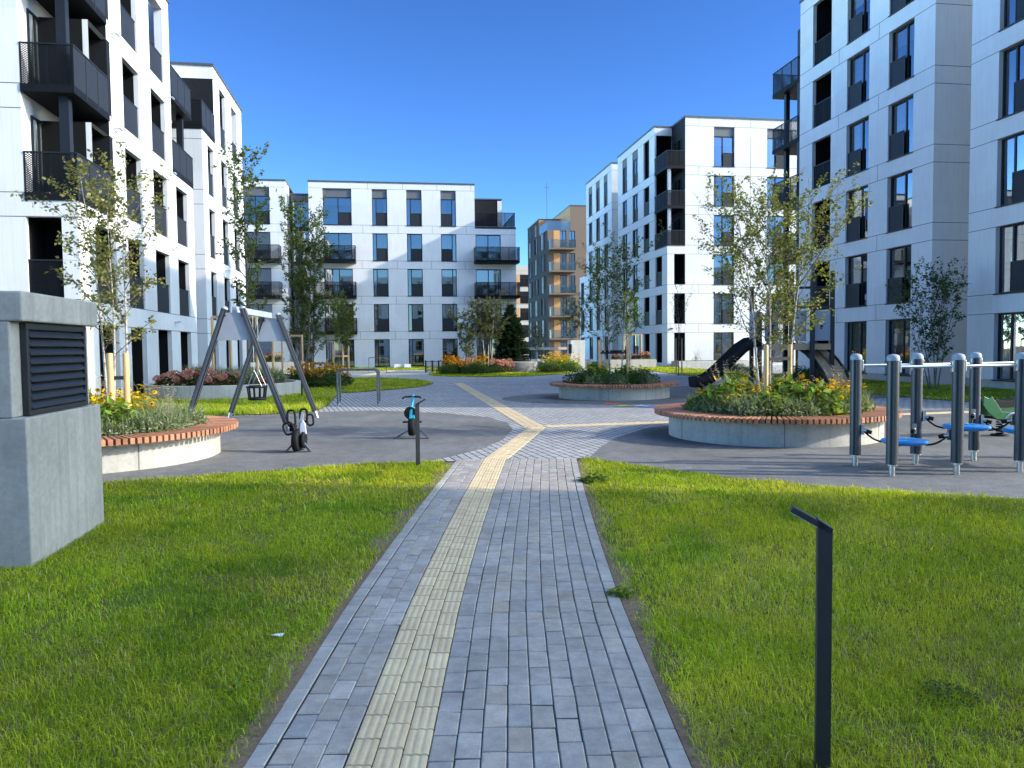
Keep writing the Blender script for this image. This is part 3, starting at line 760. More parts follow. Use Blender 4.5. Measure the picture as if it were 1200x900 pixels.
# ---- white block right of the gap (B) with a cut corner of dark balconies, and its rear wing B2
def block_B():
    v0, u0 = 20.65, 55.84
    r = building('sunlit white block in the middle right, dark stacked balconies on its cut corner', v0, u0)
    ln = 12.75; wd = 13; ztop = 18.74; zt = 18.13; fl = lambda k: .3+H0*k; cz = 9.22
    T = frameT(0, ln, -90)                                  # s = u_b - u
    ub = u0+ln
    mb = MB(); ops = []; wins = []
    cols = [(57.0, 58.5, 'log'), (59.93, 61.33, 'log'), (62.79, 64.28, 'w'), (65.81, 67.17, 'w')]
    for k in range(6):
        for i, (a, b, t) in enumerate(cols):
            if i == 0 and k >= 3: continue
            z0 = fl(k); z1 = 2.6+H0*k; lin = (zt-z1) if k == 5 else 0
            if t == 'log': ops.append((ub-b, ub-a, z0, z1+lin, 1.6, .12))
            else: ops.append((ub-b, ub-a, z0, z1+lin)); wins.append((T, -90, ub-b, z0, b-a, z1+lin-z0, (.5,), 'R' if k else None, lin))
    hj = bands(0, 0, 5)+[zt]
    wall(mb, T, 0, ln, -.3, cz, ops, hj=hj, reveal=.08); wall(mb, T, 0, ub-58.66, cz, ztop, ops, hj=hj, reveal=.08)
    Fr = frameT(0, 0, 0)                                    # s = v - v0
    fo = []
    for k in range(6):
        z0 = fl(k); z1 = 2.6+H0*k; lin = (zt-z1) if k == 5 else 0
        if k < 3: fo.append((.54, 1.42, z0, z1, 1.4, .1))
        for a, b in ((24.34, 26.0), (28.64, 30.32)):
            fo.append((a-v0, b-v0, z0, z1+lin)); wins.append((Fr, 0, a-v0, z0, b-a, z1+lin-z0, (.46,), 'R' if k else None, lin))
    vj = [(s-v0, *((2.6+H0*k, 3.27+H0*k) if k < 5 else (zt, ztop))) for k in range(6) for s in (23.15, 27.3, 31.4)]+[(27.3-v0, fl(k), 2.6+H0*k) for k in range(6)]
    wall(mb, Fr, 0, wd, -.3, cz, fo, hj=hj, vj=vj); wall(mb, Fr, 1.42, wd, cz, ztop, fo, hj=hj, vj=vj)
    cu = 58.66-u0
    wall(mb, lambda s, d, z: (s, cu+d, z), 0, 1.42, cz, ztop, [(.14, 1.41, cz+.02, zt-.02, 2, .02)], m=0)
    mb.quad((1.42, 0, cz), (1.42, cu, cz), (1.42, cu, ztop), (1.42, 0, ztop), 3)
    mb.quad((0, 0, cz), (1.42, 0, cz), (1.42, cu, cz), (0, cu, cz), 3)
    mb.quad((0, ln, -.3), (wd, ln, -.3), (wd, ln, ztop), (0, ln, ztop)); mb.quad((wd, 0, -.3), (wd, ln, -.3), (wd, ln, ztop), (wd, 0, ztop))
    mb.quad((0, cu, ztop-.02), (wd, cu, ztop-.02), (wd, ln, ztop-.02), (0, ln, ztop-.02), 1); mb.quad((1.42, 0, ztop-.02), (wd, 0, ztop-.02), (wd, cu, ztop-.02), (1.42, cu, ztop-.02), 1)
    mb.build('wall', WM, r)
    c = MB(); c.box(-.05, 1.37, cu-.05, ln+.05, ztop, ztop+.13); c.box(1.37, wd+.05, -.05, ln+.05, ztop, ztop+.132); c.build('roof_edge', M['roofcap'], r)
    for i, (TT, rot, s, z, w, h, sp, rail, lin) in enumerate(wins): put_window(r, TT, rot, s, z, w, h, sp, rail, lin, (i*3) % 11, reveal=.08 if rot else .16)
    for k in (3, 4, 5):
        z = fl(k); b = MB(); b.box(-.02, 1.41, -.02, cu-.003, z-.22 if k > 3 else cz+.002, z-.01 if k > 3 else cz+.03); bo = b.build('balcony', M['slab'], r)
        q = MB(); railing(q, lambda s, d, zz: (-.01+s, -.01+d, zz), 0, 1.41, z-.1, 1.18); railing(q, lambda s, d, zz: (-.01+d, .02+s, zz), 0, cu-.04, z-.1, 1.18)
        q.build('railing', [M['frame'], M['perf']], bo)
        put_window(r, lambda s, d, zz: (1.42-.05+d, cu-s, zz), -90, .5, z+.05, 1.5, 2.2, (.5,), None, 0, 2, reveal=0, curtain=False)
    c = MB(); c.box(.12, .34, .12, .34, cz+.03, fl(5)-.22); c.build('balcony_post', M['lightpanel'], r)
    for k in (1, 2, 3, 4): 
        for (a, b, t) in cols[:2]:
            q = MB(); railing(q, lambda s, d, z: T(s, d+.07, z), ub-b+.01, ub-a-.01, fl(k)); 
            if not (k >= 3 and a < 58): q.build('railing', [M['frame'], M['railpanel']], r)
    q = MB(); q.box(1.7-1.5, 1.9-1.5, -.16, -.003, 2.85, 2.95); q.build('wall_lamp', M['frame'], r)
    # concrete light wells along the foot
    r2 = building('rear white wing between the middle right block and the tan building', v0, 70.6)
    ln2 = 9.6; T = frameT(0, ln2, -90); ub = 70.6+ln2; mb = MB(); ops = []; wins = []
    for k in range(6):
        for i, (a, b) in enumerate(((72.0, 73.3), (74.8, 76.2), (77.7, 79.1))):
            z0 = fl(k); z1 = 2.6+H0*k; lin = (zt-z1) if k == 5 else 0
            ops.append((ub-b, ub-a, z0, z1+lin)); wins.append((ub-b, z0, b-a, z1+lin-z0, lin, k))
    wall(mb, T, 0, ln2, -.3, ztop, ops, hj=hj, reveal=.08)
    T3 = frameT(0, ln2+3, -90)
    wall(mb, T3, 0, 3, -.3, cz, [(.55, 1.9, fl(k), 2.6+H0*k) for k in range(3)], hj=hj)
    mb.quad((0, ln2, cz), (12, ln2, cz), (12, ln2+3, cz), (0, ln2+3, cz), 1)
    wall(mb, Fr, 0, 12, -.3, ztop, [], hj=hj)
    mb.quad((0, ln2, cz), (12, ln2, cz), (12, ln2, ztop), (0, ln2, ztop)); mb.quad((0, ln2+3, -.3), (12, ln2+3, -.3), (12, ln2+3, cz), (0, ln2+3, cz))
    mb.quad((12, 0, -.3), (12, ln2+3, -.3), (12, ln2+3, cz), (12, 0, cz)); mb.quad((12, 0, cz), (12, ln2, cz), (12, ln2, ztop), (12, 0, ztop))
    mb.quad((0, 0, ztop-.02), (12, 0, ztop-.02), (12, ln2, ztop-.02), (0, ln2, ztop-.02), 1)
    mb.build('wall', WM, r2)
    c = MB(); cap(c, 0, 12, 0, ln2, ztop, 0); c.build('roof_edge', M['roofcap'], r2)
    for i, (s, z, w, h, lin, k) in enumerate(wins): put_window(r2, T, -90, s, z, w, h, (.5,), 'R' if k else None, lin, i % 9, reveal=.08)
    for k in range(3): put_window(r2, T3, -90, .55, fl(k), 1.35, 2.3, (.5,), 'R' if k else None, 0, k)
block_B()
# ---- tan building at the end of the street
M['tan'] = plain('tan_cladding', (.58, .29, .10), .6, var=.06)
M['brownclad'] = plain('brown_grey_cladding', (.165, .112, .074), .65, var=.06)
M['umber'] = plain('dark_umber_cladding', (.022, .019, .018), .7, spec=.2)
M['paleglass'] = plain('pale_reflecting_glass', (.42, .42, .43), .25, var=.2, scale=2)  # pale reflection put into the pane colour
M['blind'] = plain('pale_blind', (.55, .52, .48), .8)
def block_tan():
    v0, u0 = 20.7, 101.0
    r = building('tan and brown apartment building at the end of the street with glass balconies', v0, u0)
    TM = [M['brownclad'], M['joint'], M['dark_room'], M['tan'], M['umber']]
    mb = MB(); ztop = 17.2; fl = lambda k: -.2+H0*k
    T = frameT(0, 15, -90); Fr = frameT(0, 0, 0)
    ops = []; wins = []
    for k in range(6):
        for i in range(6):
            a = .7+2.4*i; w = 1.5 if i % 2 == 0 else .8
            ops.append((a, a+w, fl(k)+.25, fl(k)+2.6, .3))
            wins.append((T, -90, a, fl(k)+.25, w, 2.35))
    wall(mb, T, 0, 15, -.6, ztop, ops, m=4, reveal=.03)
    fo = []
    for k in range(6):
        for a, b in ((1.7, 2.55), (2.9, 3.75)): fo.append((a, b, fl(k)+.1, fl(k)+2.45, .5)); wins.append((Fr, 0, a, fl(k)+.1, b-a, 2.35))
    wall(mb, Fr, 0, 9, -.6, ztop, fo)
    for k in range(6):
        mb.box(.8, 1.68, -.03, -.004, fl(k)+.1, fl(k)+2.45, 3); mb.box(5.6, 6.9, -.03, -.004, fl(k)+.1, fl(k)+2.5, 3)
    mb.quad((0, 0, ztop), (9, 0, ztop), (9, 15, ztop), (0, 15, ztop), 1)
    mb.quad((9, 0, -.6), (9, 15, -.6), (9, 15, 20.4), (9, 0, 20.4)); mb.quad((0, 15, -.6), (9, 15, -.6), (9, 15, ztop), (0, 15, ztop))
    # upper set-back floor
    wall(mb, frameT(0, 15, -90), 0, 9, ztop, 19.5, [(1, 2.4, ztop+.2, ztop+2, .3), (3.4, 4.2, ztop+.2, ztop+2, .3), (5.4, 6.9, ztop+.2, ztop+2, .3)], m=4, reveal=.03)
    for a, w in ((1, 1.4), (3.4, .8), (5.4, 1.5)): wins.append((T, -90, a, ztop+.2, w, 1.8))
    mb.quad((0, 6, ztop), (3.1, 6, ztop), (3.1, 6, 19.5), (0, 6, 19.5), 3); mb.quad((0, 6, 19.5), (3.1, 6, 19.5), (3.1, 15, 19.5), (0, 15, 19.5), 1)
    mb.quad((3.1, 0, ztop), (3.1, 15, ztop), (3.1, 15, 20.4), (3.1, 0, 20.4), 3); mb.quad((3.1, 0, ztop), (9, 0, ztop), (9, 0, 20.4), (3.1, 0, 20.4), 0)
    mb.quad((3.1, 0, 20.4), (9, 0, 20.4), (9, 15, 20.4), (3.1, 15, 20.4), 1); mb.box(5.6, 6.9, -.03, -.004, ztop+.3, 20, 3)
    mb.build('wall', TM, r)
    c = MB(); c.box(3.05, 9.05, -.05, 15.05, 20.4, 20.52); c.box(-.05, 3.04, 5.95, 15.05, 19.5, 19.62); c.build('roof_edge', M['roofcap'], r)
    for i, (TT, rot, s, z, w, h) in enumerate(wins): put_window(r, TT, rot, s, z, w, h, (.5,), None, 0, 20+i % 9, frame='umber' if rot else 'frame', glassy='paleglass' if rot and i % 4 else 'glass', reveal=.03 if rot else .16)
    for k in range(1, 6):
        z = fl(k); b = MB(); b.box(.1, 3.5, -1.5, -.004, z-.2, z); bo = b.build('balcony', M['brownclad'], r)
        q = MB(); q.box(.1, 3.5, -1.5, -1.47, z, z+1.1); q.box(.1, .13, -1.46, -.01, z, z+1.1); q.box(3.47, 3.5, -1.46, -.01, z, z+1.1); q.build('railing', M['railglass'], bo)
    q = MB(); q.box(.05, 3.05, .05, .09, ztop, ztop+1.2); q.box(.05, .09, .1, 5.9, ztop, ztop+1.2); q.build('terrace_railing', M['railglass'], r)
    q = MB(); q.tube([(2, 10, 19.5), (2, 10, 25.5)], .04, 6); q.tube([(1.6, 10, 24.8), (2.4, 10, 24.8)], .02, 5); q.build('roof_mast', M['darkmetal'], r)
block_tan()
def block_small():
    r = building('small white and tan block glimpsed far off through the gap', 20, 135)
    mb = MB(); fo = [(a, a+1.5, .5+H0*k, 2.6+H0*k, .5) for k in range(5) for a in (.4, 2.6, 4.8)]
    Fr = frameT(0, 0, 0)
    wall(mb, Fr, 0, 8, -.6, 16, fo, hj=bands(0, 0, 5)); mb.quad((0, 0, -.6), (0, 12, -.6), (0, 12, 16), (0, 0, 16)); mb.quad((8, 0, -.6), (8, 12, -.6), (8, 12, 16), (8, 0, 16))
    mb.quad((0, 0, 16), (8, 0, 16), (8, 12, 16), (0, 12, 16), 1); mb.quad((0, 12, -.6), (8, 12, -.6), (8, 12, 16), (0, 12, 16))
    for k in range(5): mb.box(4.15, 4.7, -.04, -.004, .5+H0*k, 2.6+H0*k, 3); mb.box(1.95, 2.5, -.04, -.004, .5+H0*k, 2.6+H0*k, 3)
    mb.build('wall', [plain('beige_render', (.50, .44, .36), .7), M['joint'], M['dark_room'], M['tan']], r)
    for k in range(5):
        for a in (.4, 2.6, 4.8): put_window(r, Fr, 0, a, .5+H0*k, 1.5, 2.1, (.5,), None, 0, 30)
block_small()

def unseen(label, v0, u0, n_):  # unseen blocks added to cover the bright horizon in window reflections
    RD = building(label, v0, u0)
    mb = MB(); Fr = lambda s, d, z: (s, -d, z)
    fo = [(a, a+1.6, .3+H0*k, 2.6+H0*k) for k in range(6) for a in np.arange(2, n_-2, 3.2)]
    wall(mb, Fr, 0, n_, -.3, 18.7, fo, hj=bands(0, 0, 6)); mb.box(0, n_, -12, -1.2, -.3, 18.69); mb.build('wall', WM, RD)
    for o in fo: put_window(RD, lambda s, d, z: (o[1]-s, -.16, z), 0, 0, o[2], 1.6, 2.3, (.5,), None, 0, 3, curtain=False).rotation_euler = (0, 0, PI)
unseen('unseen white apartment block added behind the camera for the windows to reflect', -14, -62, 42)
unseen('second unseen white apartment block added far behind the camera on the right', 32, -48, 50)
# ------------------------------------------------------------------ vegetation helpers
def vnoise(x, y, sc, seed=0):
    """smooth value noise in numpy, 0..1"""
    r = np.random.default_rng(seed); g = r.random((64, 64))
    x = np.asarray(x)*sc; y = np.asarray(y)*sc
    xi = np.floor(x).astype(int); yi = np.floor(y).astype(int); fx = x-xi; fy = y-yi
    fx = fx*fx*(3-2*fx); fy = fy*fy*(3-2*fy)
    a = g[xi % 64, yi % 64]; b = g[(xi+1) % 64, yi % 64]; c = g[xi % 64, (yi+1) % 64]; d = g[(xi+1) % 64, (yi+1) % 64]
    return (a*(1-fx)+b*fx)*(1-fy)+(c*(1-fx)+d*fx)*fy
def leaf_arrays(pts, size, cols, up=.5, aspect=.62, jit=.18, rng=RNG, dirs=None):
    n = len(pts); pts = np.asarray(pts, float)
    d = rng.normal(size=(n, 3)); d[:, 2] = d[:, 2]*.6-.15
    if dirs is not None: d = dirs + d*.35
    d /= np.linalg.norm(d, axis=1)[:, None]
    nn = rng.normal(size=(n, 3)); nn[:, 2] += up*2
    s = np.cross(d, nn); s /= np.linalg.norm(s, axis=1)[:, None]+1e-9
    nrm = np.cross(s, d)
    sz = size*rng.uniform(.6, 1.25, n)[:, None]
    a = pts; tip = pts+d*sz; mid = pts+d*sz*.42
    l = mid+s*sz*aspect*.5+nrm*sz*.10; r = mid-s*sz*aspect*.5+nrm*sz*.10
    V = np.stack([a, l, tip, r], 1).reshape(-1, 3)
    i = np.arange(n)[:, None]*4
    Fq = np.concatenate([i+np.array([[0, 1, 2]]), i+np.array([[0, 2, 3]])], 0)
    c = np.asarray(cols); k = rng.integers(0, len(c), n); col = c[k]*(1+rng.normal(0, jit, (n, 1)))
    return V, Fq, np.repeat(np.clip(col, .004, .95), 4, 0)
GREENS = {
    'birch': [(.14, .19, .03), (.18, .21, .04), (.23, .23, .055), (.29, .26, .08), (.09, .13, .025)],
    'poplar': [(.10, .16, .03), (.13, .18, .035), (.08, .13, .025), (.17, .20, .05)],
    'hornbeam': [(.07, .115, .025), (.085, .13, .028), (.105, .15, .03), (.05, .085, .02)],
    'lime': [(.12, .15, .03), (.15, .165, .035), (.09, .12, .028)],
    'olive': [(.10, .115, .05), (.12, .13, .06), (.08, .10, .04)],
    'pale': [(.24, .22, .14), (.30, .27, .18), (.18, .18, .10)],
    'dark': [(.04, .08, .02), (.055, .10, .024), (.07, .115, .028)],
    'fresh': [(.15, .26, .03), (.20, .30, .04), (.25, .33, .06), (.11, .19, .03)],
    'grey': [(.20, .25, .13), (.25, .30, .17), (.15, .20, .08), (.30, .33, .21)],
}
M['twig'] = plain('twig_bark', (.13, .09, .06), .8, var=.3)
LEAFK = 1.3
def make_tree(name, label, cat, loc, stems, r0, lo, width, nbr, leafn, size, cols, shape='oval', elev=(35, 62), bark='birch', group=None, seed=1, twig=3, wob=.05, dens_top=1.0, rz=0):
    R = random.Random(seed); rng = np.random.default_rng(seed)
    t_ = thing(name, label, cat, loc, rz, group)
    wood_ = MB(); lp = []
    def path(p, d, ln, n, droop=0, w=.06):
        pts = [Vector(p)]; d = Vector(d).normalized()
        for i in range(n):
            d = (d+Vector((R.gauss(0, w), R.gauss(0, w), R.gauss(0, w)+droop))).normalized()
            pts.append(pts[-1]+d*(ln/n))
        return pts
    for (dx, dy, h, lx, ly) in stems:
        n = 14; pts = []
        for i in range(n+1):
            q = i/n
            pts.append(Vector((dx+lx*q**1.3+math.sin(q*5+dx*9)*wob*q, dy+ly*q**1.3+math.cos(q*4+dy*7)*wob*q, h*q-.08)))
        rad = [max(.006, r0*(1-.93*(i/n)**.9)) for i in range(n+1)]; rad[0] *= 1.25
        wood_.tube(pts, rad, 7)
        for b in range(nbr):
            q = lo+(1-lo)*((b+R.random())/nbr)**.9; q = min(q, .985)
            k = q*n; i = int(k); p = pts[i].lerp(pts[min(i+1, n)], k-i)
            e = (q-lo)/(1-lo)
            sh = {'oval': .45+.75*math.sin(PI*min(1, e*.9+.12)), 'column': .75+.25*math.sin(PI*e) if e < .85 else .75*(1-e)/.15+.15,
                  'vase': .55+.6*e if e < .8 else 1.0-(e-.8)*2.2, 'cone': 1.05*(1-e)+.05}[shape]
            ln = max(.12, width*.5*sh*R.uniform(.55, 1.25))
            az = b*2.399+R.uniform(-.5, .5); el = math.radians(R.uniform(*elev))
            d = (math.cos(az)*math.cos(el), math.sin(az)*math.cos(el), math.sin(el))
            bp = path(p, d, ln/max(.35, math.cos(el))*.85, 5, -.01 if bark == 'birch' else .02)
            br = max(.004, rad[i]*.42)
            wood_.tube(bp, [br*(1-.8*j/5)+.0012 for j in range(6)], 5, 1, cap=False)
            segs = [(bp, 1.0)]
            for tw in range(twig):
                j = R.randint(1, 4); dd = bp[j+1]-bp[j]; dd = dd.normalized()+Vector((R.gauss(0, .6), R.gauss(0, .6), R.gauss(.1, .4)))
                tp = path(bp[j], dd, ln*R.uniform(.3, .6), 3)
                wood_.tube(tp, [.003, .0025, .0018, .001], 4, 1, cap=False); segs.append((tp, .6))
            for sp, wgt in segs:
                m = max(1, int(leafn*LEAFK*wgt*ln*R.uniform(.5, 1.4)))
                for _ in range(m):
                    a = R.uniform(.22, 1)*(len(sp)-1); i2 = min(int(a), len(sp)-2)
                    q2 = sp[i2].lerp(sp[i2+1], a-i2); lp.append(q2+Vector((R.gauss(0, .032), R.gauss(0, .032), R.gauss(0, .032)-.01)))
    wood_.build('trunk', [M[bark] if bark in M else M['bark'], M['twig']], t_)
    V, Fq, C = leaf_arrays(lp, size, cols, rng=rng)
    npmesh('crown', V, Fq, M['leaf'], C, t_)
    return t_
def spruce(name, label, cat, loc, h, w, seed=3):
    t_ = thing(name, label, cat, loc); R = random.Random(seed); rng = np.random.default_rng(seed)
    mb = MB(); mb.tube([(0, 0, -.1), (0, 0, h*.5), (0, 0, h)], [.09, .05, .008], 8); pts = []; dirs = []
    z = .25
    while z < h-.1:
        e = z/h; ln = w*.5*(1-e)**.85*R.uniform(.85, 1.12)+.05; k = 14 if e < .7 else 8
        for j in range(k):
            az = 2*PI*j/k+R.uniform(-.25, .25); dv = Vector((math.cos(az), math.sin(az), -.12+.3*e))
            l2 = ln*R.uniform(.7, 1.15); end = Vector((0, 0, z))+dv*l2; mb.tube([(0, 0, z), end], [.018, .004], 4, cap=False)
            sd = Vector((-dv.y, dv.x, 0))
            for q in np.linspace(.12, 1, max(6, int(l2*32))):
                for s in (-1, -.5, 0, .5, 1):
                    pts.append(Vector((0, 0, z))+dv*l2*q+sd*s*.1*(1.1-q)*R.random()+Vector((0, 0, R.gauss(0, .015)))); dirs.append(dv*.7+sd*s*.8+Vector((0, 0, R.gauss(0, .25))))
        z += .17*(1-e*.35)
    mb.build('trunk', M['bark'], t_)
    V, Fq, C = leaf_arrays(pts, .15, [(.012, .032, .014), (.018, .042, .018), (.024, .05, .02)], up=.4, aspect=.4, rng=rng, dirs=np.array(dirs))
    npmesh('crown', V, Fq, M['leaf'], C, t_); return t_
def blades(base, h, w, lean, cols, rng, flop=.5, seg=3):
    """arching strap blades; returns tri mesh arrays"""
    n = len(base); az = rng.uniform(0, 2*PI, n); d = np.c_[np.cos(az), np.sin(az), np.zeros(n)]
    s = np.c_[-d[:, 1], d[:, 0], np.zeros(n)]
    h = (h*rng.uniform(.55, 1.25, n))[:, None]; w = (w*rng.uniform(.7, 1.3, n))[:, None]; le = (lean*rng.uniform(.1, 1.4, n))[:, None]
    up = np.array([[0, 0, 1.]])
    m1 = base+d*h*le*.25+up*h*.55; tip = base+d*h*le+up*h*(1-.25*le*flop)
    V = np.stack([base-s*w/2, base+s*w/2, m1+s*w*.38, m1-s*w*.38, tip], 1).reshape(-1, 3)
    i = np.arange(n)[:, None]*5
    Fq = np.concatenate([i+np.array([[0, 1, 2]]), i+np.array([[0, 2, 3]]), i+np.array([[3, 2, 4]])], 0)
    c = np.asarray(cols); k = rng.integers(0, len(c), n); col = np.clip(c[k]*(1+rng.normal(0, .2, (n, 1))), .004, .95)
    return V, Fq, np.repeat(col, 5, 0)
def cat_arrays(l):
    V = []; Fq = []; C = []; o = 0
    for v, f, c in l: V.append(v); Fq.append(f+o); C.append(c); o += len(v)
    return np.concatenate(V), np.concatenate(Fq), np.concatenate(C)
def blooms(pts, r, petal, centre, rng, tilt=.5, n=9):
    V = []; Fq = []; C = []
    for p in pts:
        nv = rng.normal(0, tilt, 3)+np.array([0, -.25, 1]); nv /= np.linalg.norm(nv)
        a = np.cross(nv, [1, 0, .2]); a /= np.linalg.norm(a); b = np.cross(nv, a); rr = r*rng.uniform(.75, 1.2); o = len(V)
        pc = np.array(petal[rng.integers(len(petal))])*rng.uniform(.85, 1.1)
        V.append(p+nv*.004); C.append(pc)
        for j in range(2*n):
            q = rr*(1.0 if j % 2 == 0 else .62); an = PI*j/n; V.append(p+(a*math.cos(an)+b*math.sin(an))*q-nv*(.012 if j % 2 == 0 else 0)); C.append(pc)
        for j in range(2*n): Fq.append((o, o+1+j, o+1+(j+1) % (2*n)))
        o = len(V); V.append(p+nv*.022)
        for j in range(6): an = PI*j/3; V.append(p+(a*math.cos(an)+b*math.sin(an))*rr*.3+nv*.006)
        C += [np.array(centre)]*7
        for j in range(6): Fq.append((o, o+1+j, o+1+(j+1) % 6))
    return np.array(V), np.array(Fq), np.clip(np.array(C), 0, 1)
def disk(n, r, rng): a = rng.uniform(0, 2*PI, n); q = r*np.sqrt(rng.random(n)); return np.c_[q*np.cos(a), q*np.sin(a), np.zeros(n)]
def leafy(n, r, h, rng, size, cols, up=.6, aspect=.6):
    p = disk(n, r, rng); e = np.hypot(p[:, 0], p[:, 1])/r; p[:, 2] = h*(1-.55*e**2)*rng.uniform(.12, 1, n)**.6
    return leaf_arrays(p, size, cols, up=up, aspect=aspect, rng=rng)
YEL = [(.78, .52, .015), (.85, .60, .02), (.75, .42, .012)]
HEADS = {'yel': [], 'hyd': []}
def head_meshes():
    rng = np.random.default_rng(77)
    def keep(k, arr, m):
        o = npmesh('flower_head', arr[0], arr[1], M[m], arr[2]); HEADS[k].append(o.data); bpy.data.objects.remove(o)
    for _ in range(5): keep('yel', blooms(np.zeros((1, 3)), .050, YEL, (.035, .018, .008), rng, .05), 'petal')
    for cl in ([(.60, .33, .26), (.68, .42, .32)], [(.62, .28, .25), (.55, .22, .2)], [(.66, .55, .38), (.7, .6, .45)], [(.42, .25, .16), (.5, .33, .22)]):
        v = rng.normal(size=(170, 3)); v /= np.linalg.norm(v, axis=1)[:, None]; v[:, 2] *= .75
        keep('hyd', leaf_arrays(v*.105, .05, cl, up=0, aspect=.9, rng=rng, dirs=v), 'petal')
head_meshes()
def plant(kind, label, loc, group=None, seed=1, scale=1, rz=0):
    rng = np.random.default_rng(seed)
    names = {'rud': ('coneflower_plant', 'flowering plant'), 'nep': ('catmint_plant', 'plant'), 'broad': ('leafy_plant', 'plant'), 'grass': ('feather_grass', 'ornamental grass'),
             'hyd': ('hydrangea_shrub', 'shrub'), 'shrub': ('low_shrub', 'shrub'), 'orange': ('coneflower_plant', 'flowering plant'), 'sprig': ('bare_twig_shrub', 'shrub')}
    t_ = thing(names[kind][0], label, names[kind][1], loc, rz, group); t_.scale = (scale,)*3
    bl = heads = None
    if kind in ('rud', 'orange'):
        A = [leafy(420, .34, .42, rng, .10, GREENS['fresh'] if kind == 'rud' else GREENS['dark'], aspect=.4), blades(disk(90, .26, rng), .5, .008, .35, GREENS['fresh'] if kind == 'rud' else GREENS['dark'], rng)]
        p = disk(34 if kind == 'rud' else 48, .36, rng); p[:, 2] = rng.uniform(.34, .60, len(p)); 
        if kind == 'rud': p[:, 2] += .05; heads = (p[:24], HEADS['yel'])
        else: A.append(blooms(p, .05, [(.60, .27, .015), (.68, .36, .02), (.5, .19, .012)], (.035, .018, .008), rng))
    elif kind == 'nep':
        A = [leafy(800, .38, .36, rng, .062, GREENS['grey'], aspect=.5), blades(disk(300, .32, rng), .40, .014, .5, GREENS['grey'], rng)]
    elif kind == 'broad':
        A = [leafy(420, .40, .58, rng, .15, GREENS['fresh'], up=.9, aspect=.55), leafy(160, .34, .62, rng, .12, GREENS['lime'], up=.9, aspect=.55)]
        p = disk(6, .32, rng); p[:, 2] = rng.uniform(.5, .64, 6); heads = (p, HEADS['yel'])
    elif kind == 'grass':
        A = [blades(disk(420, .14, rng), .62, .007, .75, [(.16, .17, .06), (.22, .20, .09), (.11, .14, .04)], rng)]
        b = blades(disk(46, .1, rng), .98, .006, .5, [(.42, .36, .22), (.5, .44, .3)], rng); A.append(b)
        tips = b[0].reshape(-1, 5, 3)[:, 4]; mids = b[0].reshape(-1, 5, 3)[:, 2]
        pp = np.concatenate([tips+(mids-tips)*q+rng.normal(0, .006, tips.shape) for q in np.linspace(0, .4, 12)]); A.append(leaf_arrays(pp, .05, [(.5, .43, .30), (.6, .54, .40), (.42, .36, .25)], aspect=.18, rng=rng))
    elif kind == 'hyd':
        A = [leafy(420, .42, .55, rng, .13, [(.05, .075, .025), (.07, .08, .03), (.10, .075, .03), (.12, .07, .04)], up=.8, aspect=.6)]
        p = disk(5, .36, rng); p[:, 2] = rng.uniform(.36, .60, 5); heads = (p, HEADS['hyd'])
    elif kind == 'shrub':
        A = [leafy(900, .5, .62, rng, .06, GREENS['dark'], aspect=.6)]
    elif kind == 'sprig':
        A = [leafy(60, .3, .25, rng, .06, GREENS['dark']), blades(disk(60, .12, rng), 1.0, .006, 1.1, [(.25, .22, .17), (.32, .29, .22)], rng)]
    V, Fq, C = cat_arrays(A); npmesh('foliage', V, Fq, M['leaf'], C, t_)
    if heads is not None:
        for p in heads[0]:
            o = link('flower_head', heads[1][rng.integers(len(heads[1]))], t_, tuple(p), rng.uniform(0, 6)); o.rotation_euler = (rng.normal(0, .35)+.2, rng.normal(0, .35), rng.uniform(0, 6)); q = rng.uniform(.8, 1.2); o.scale = (q, q, q)
    return t_
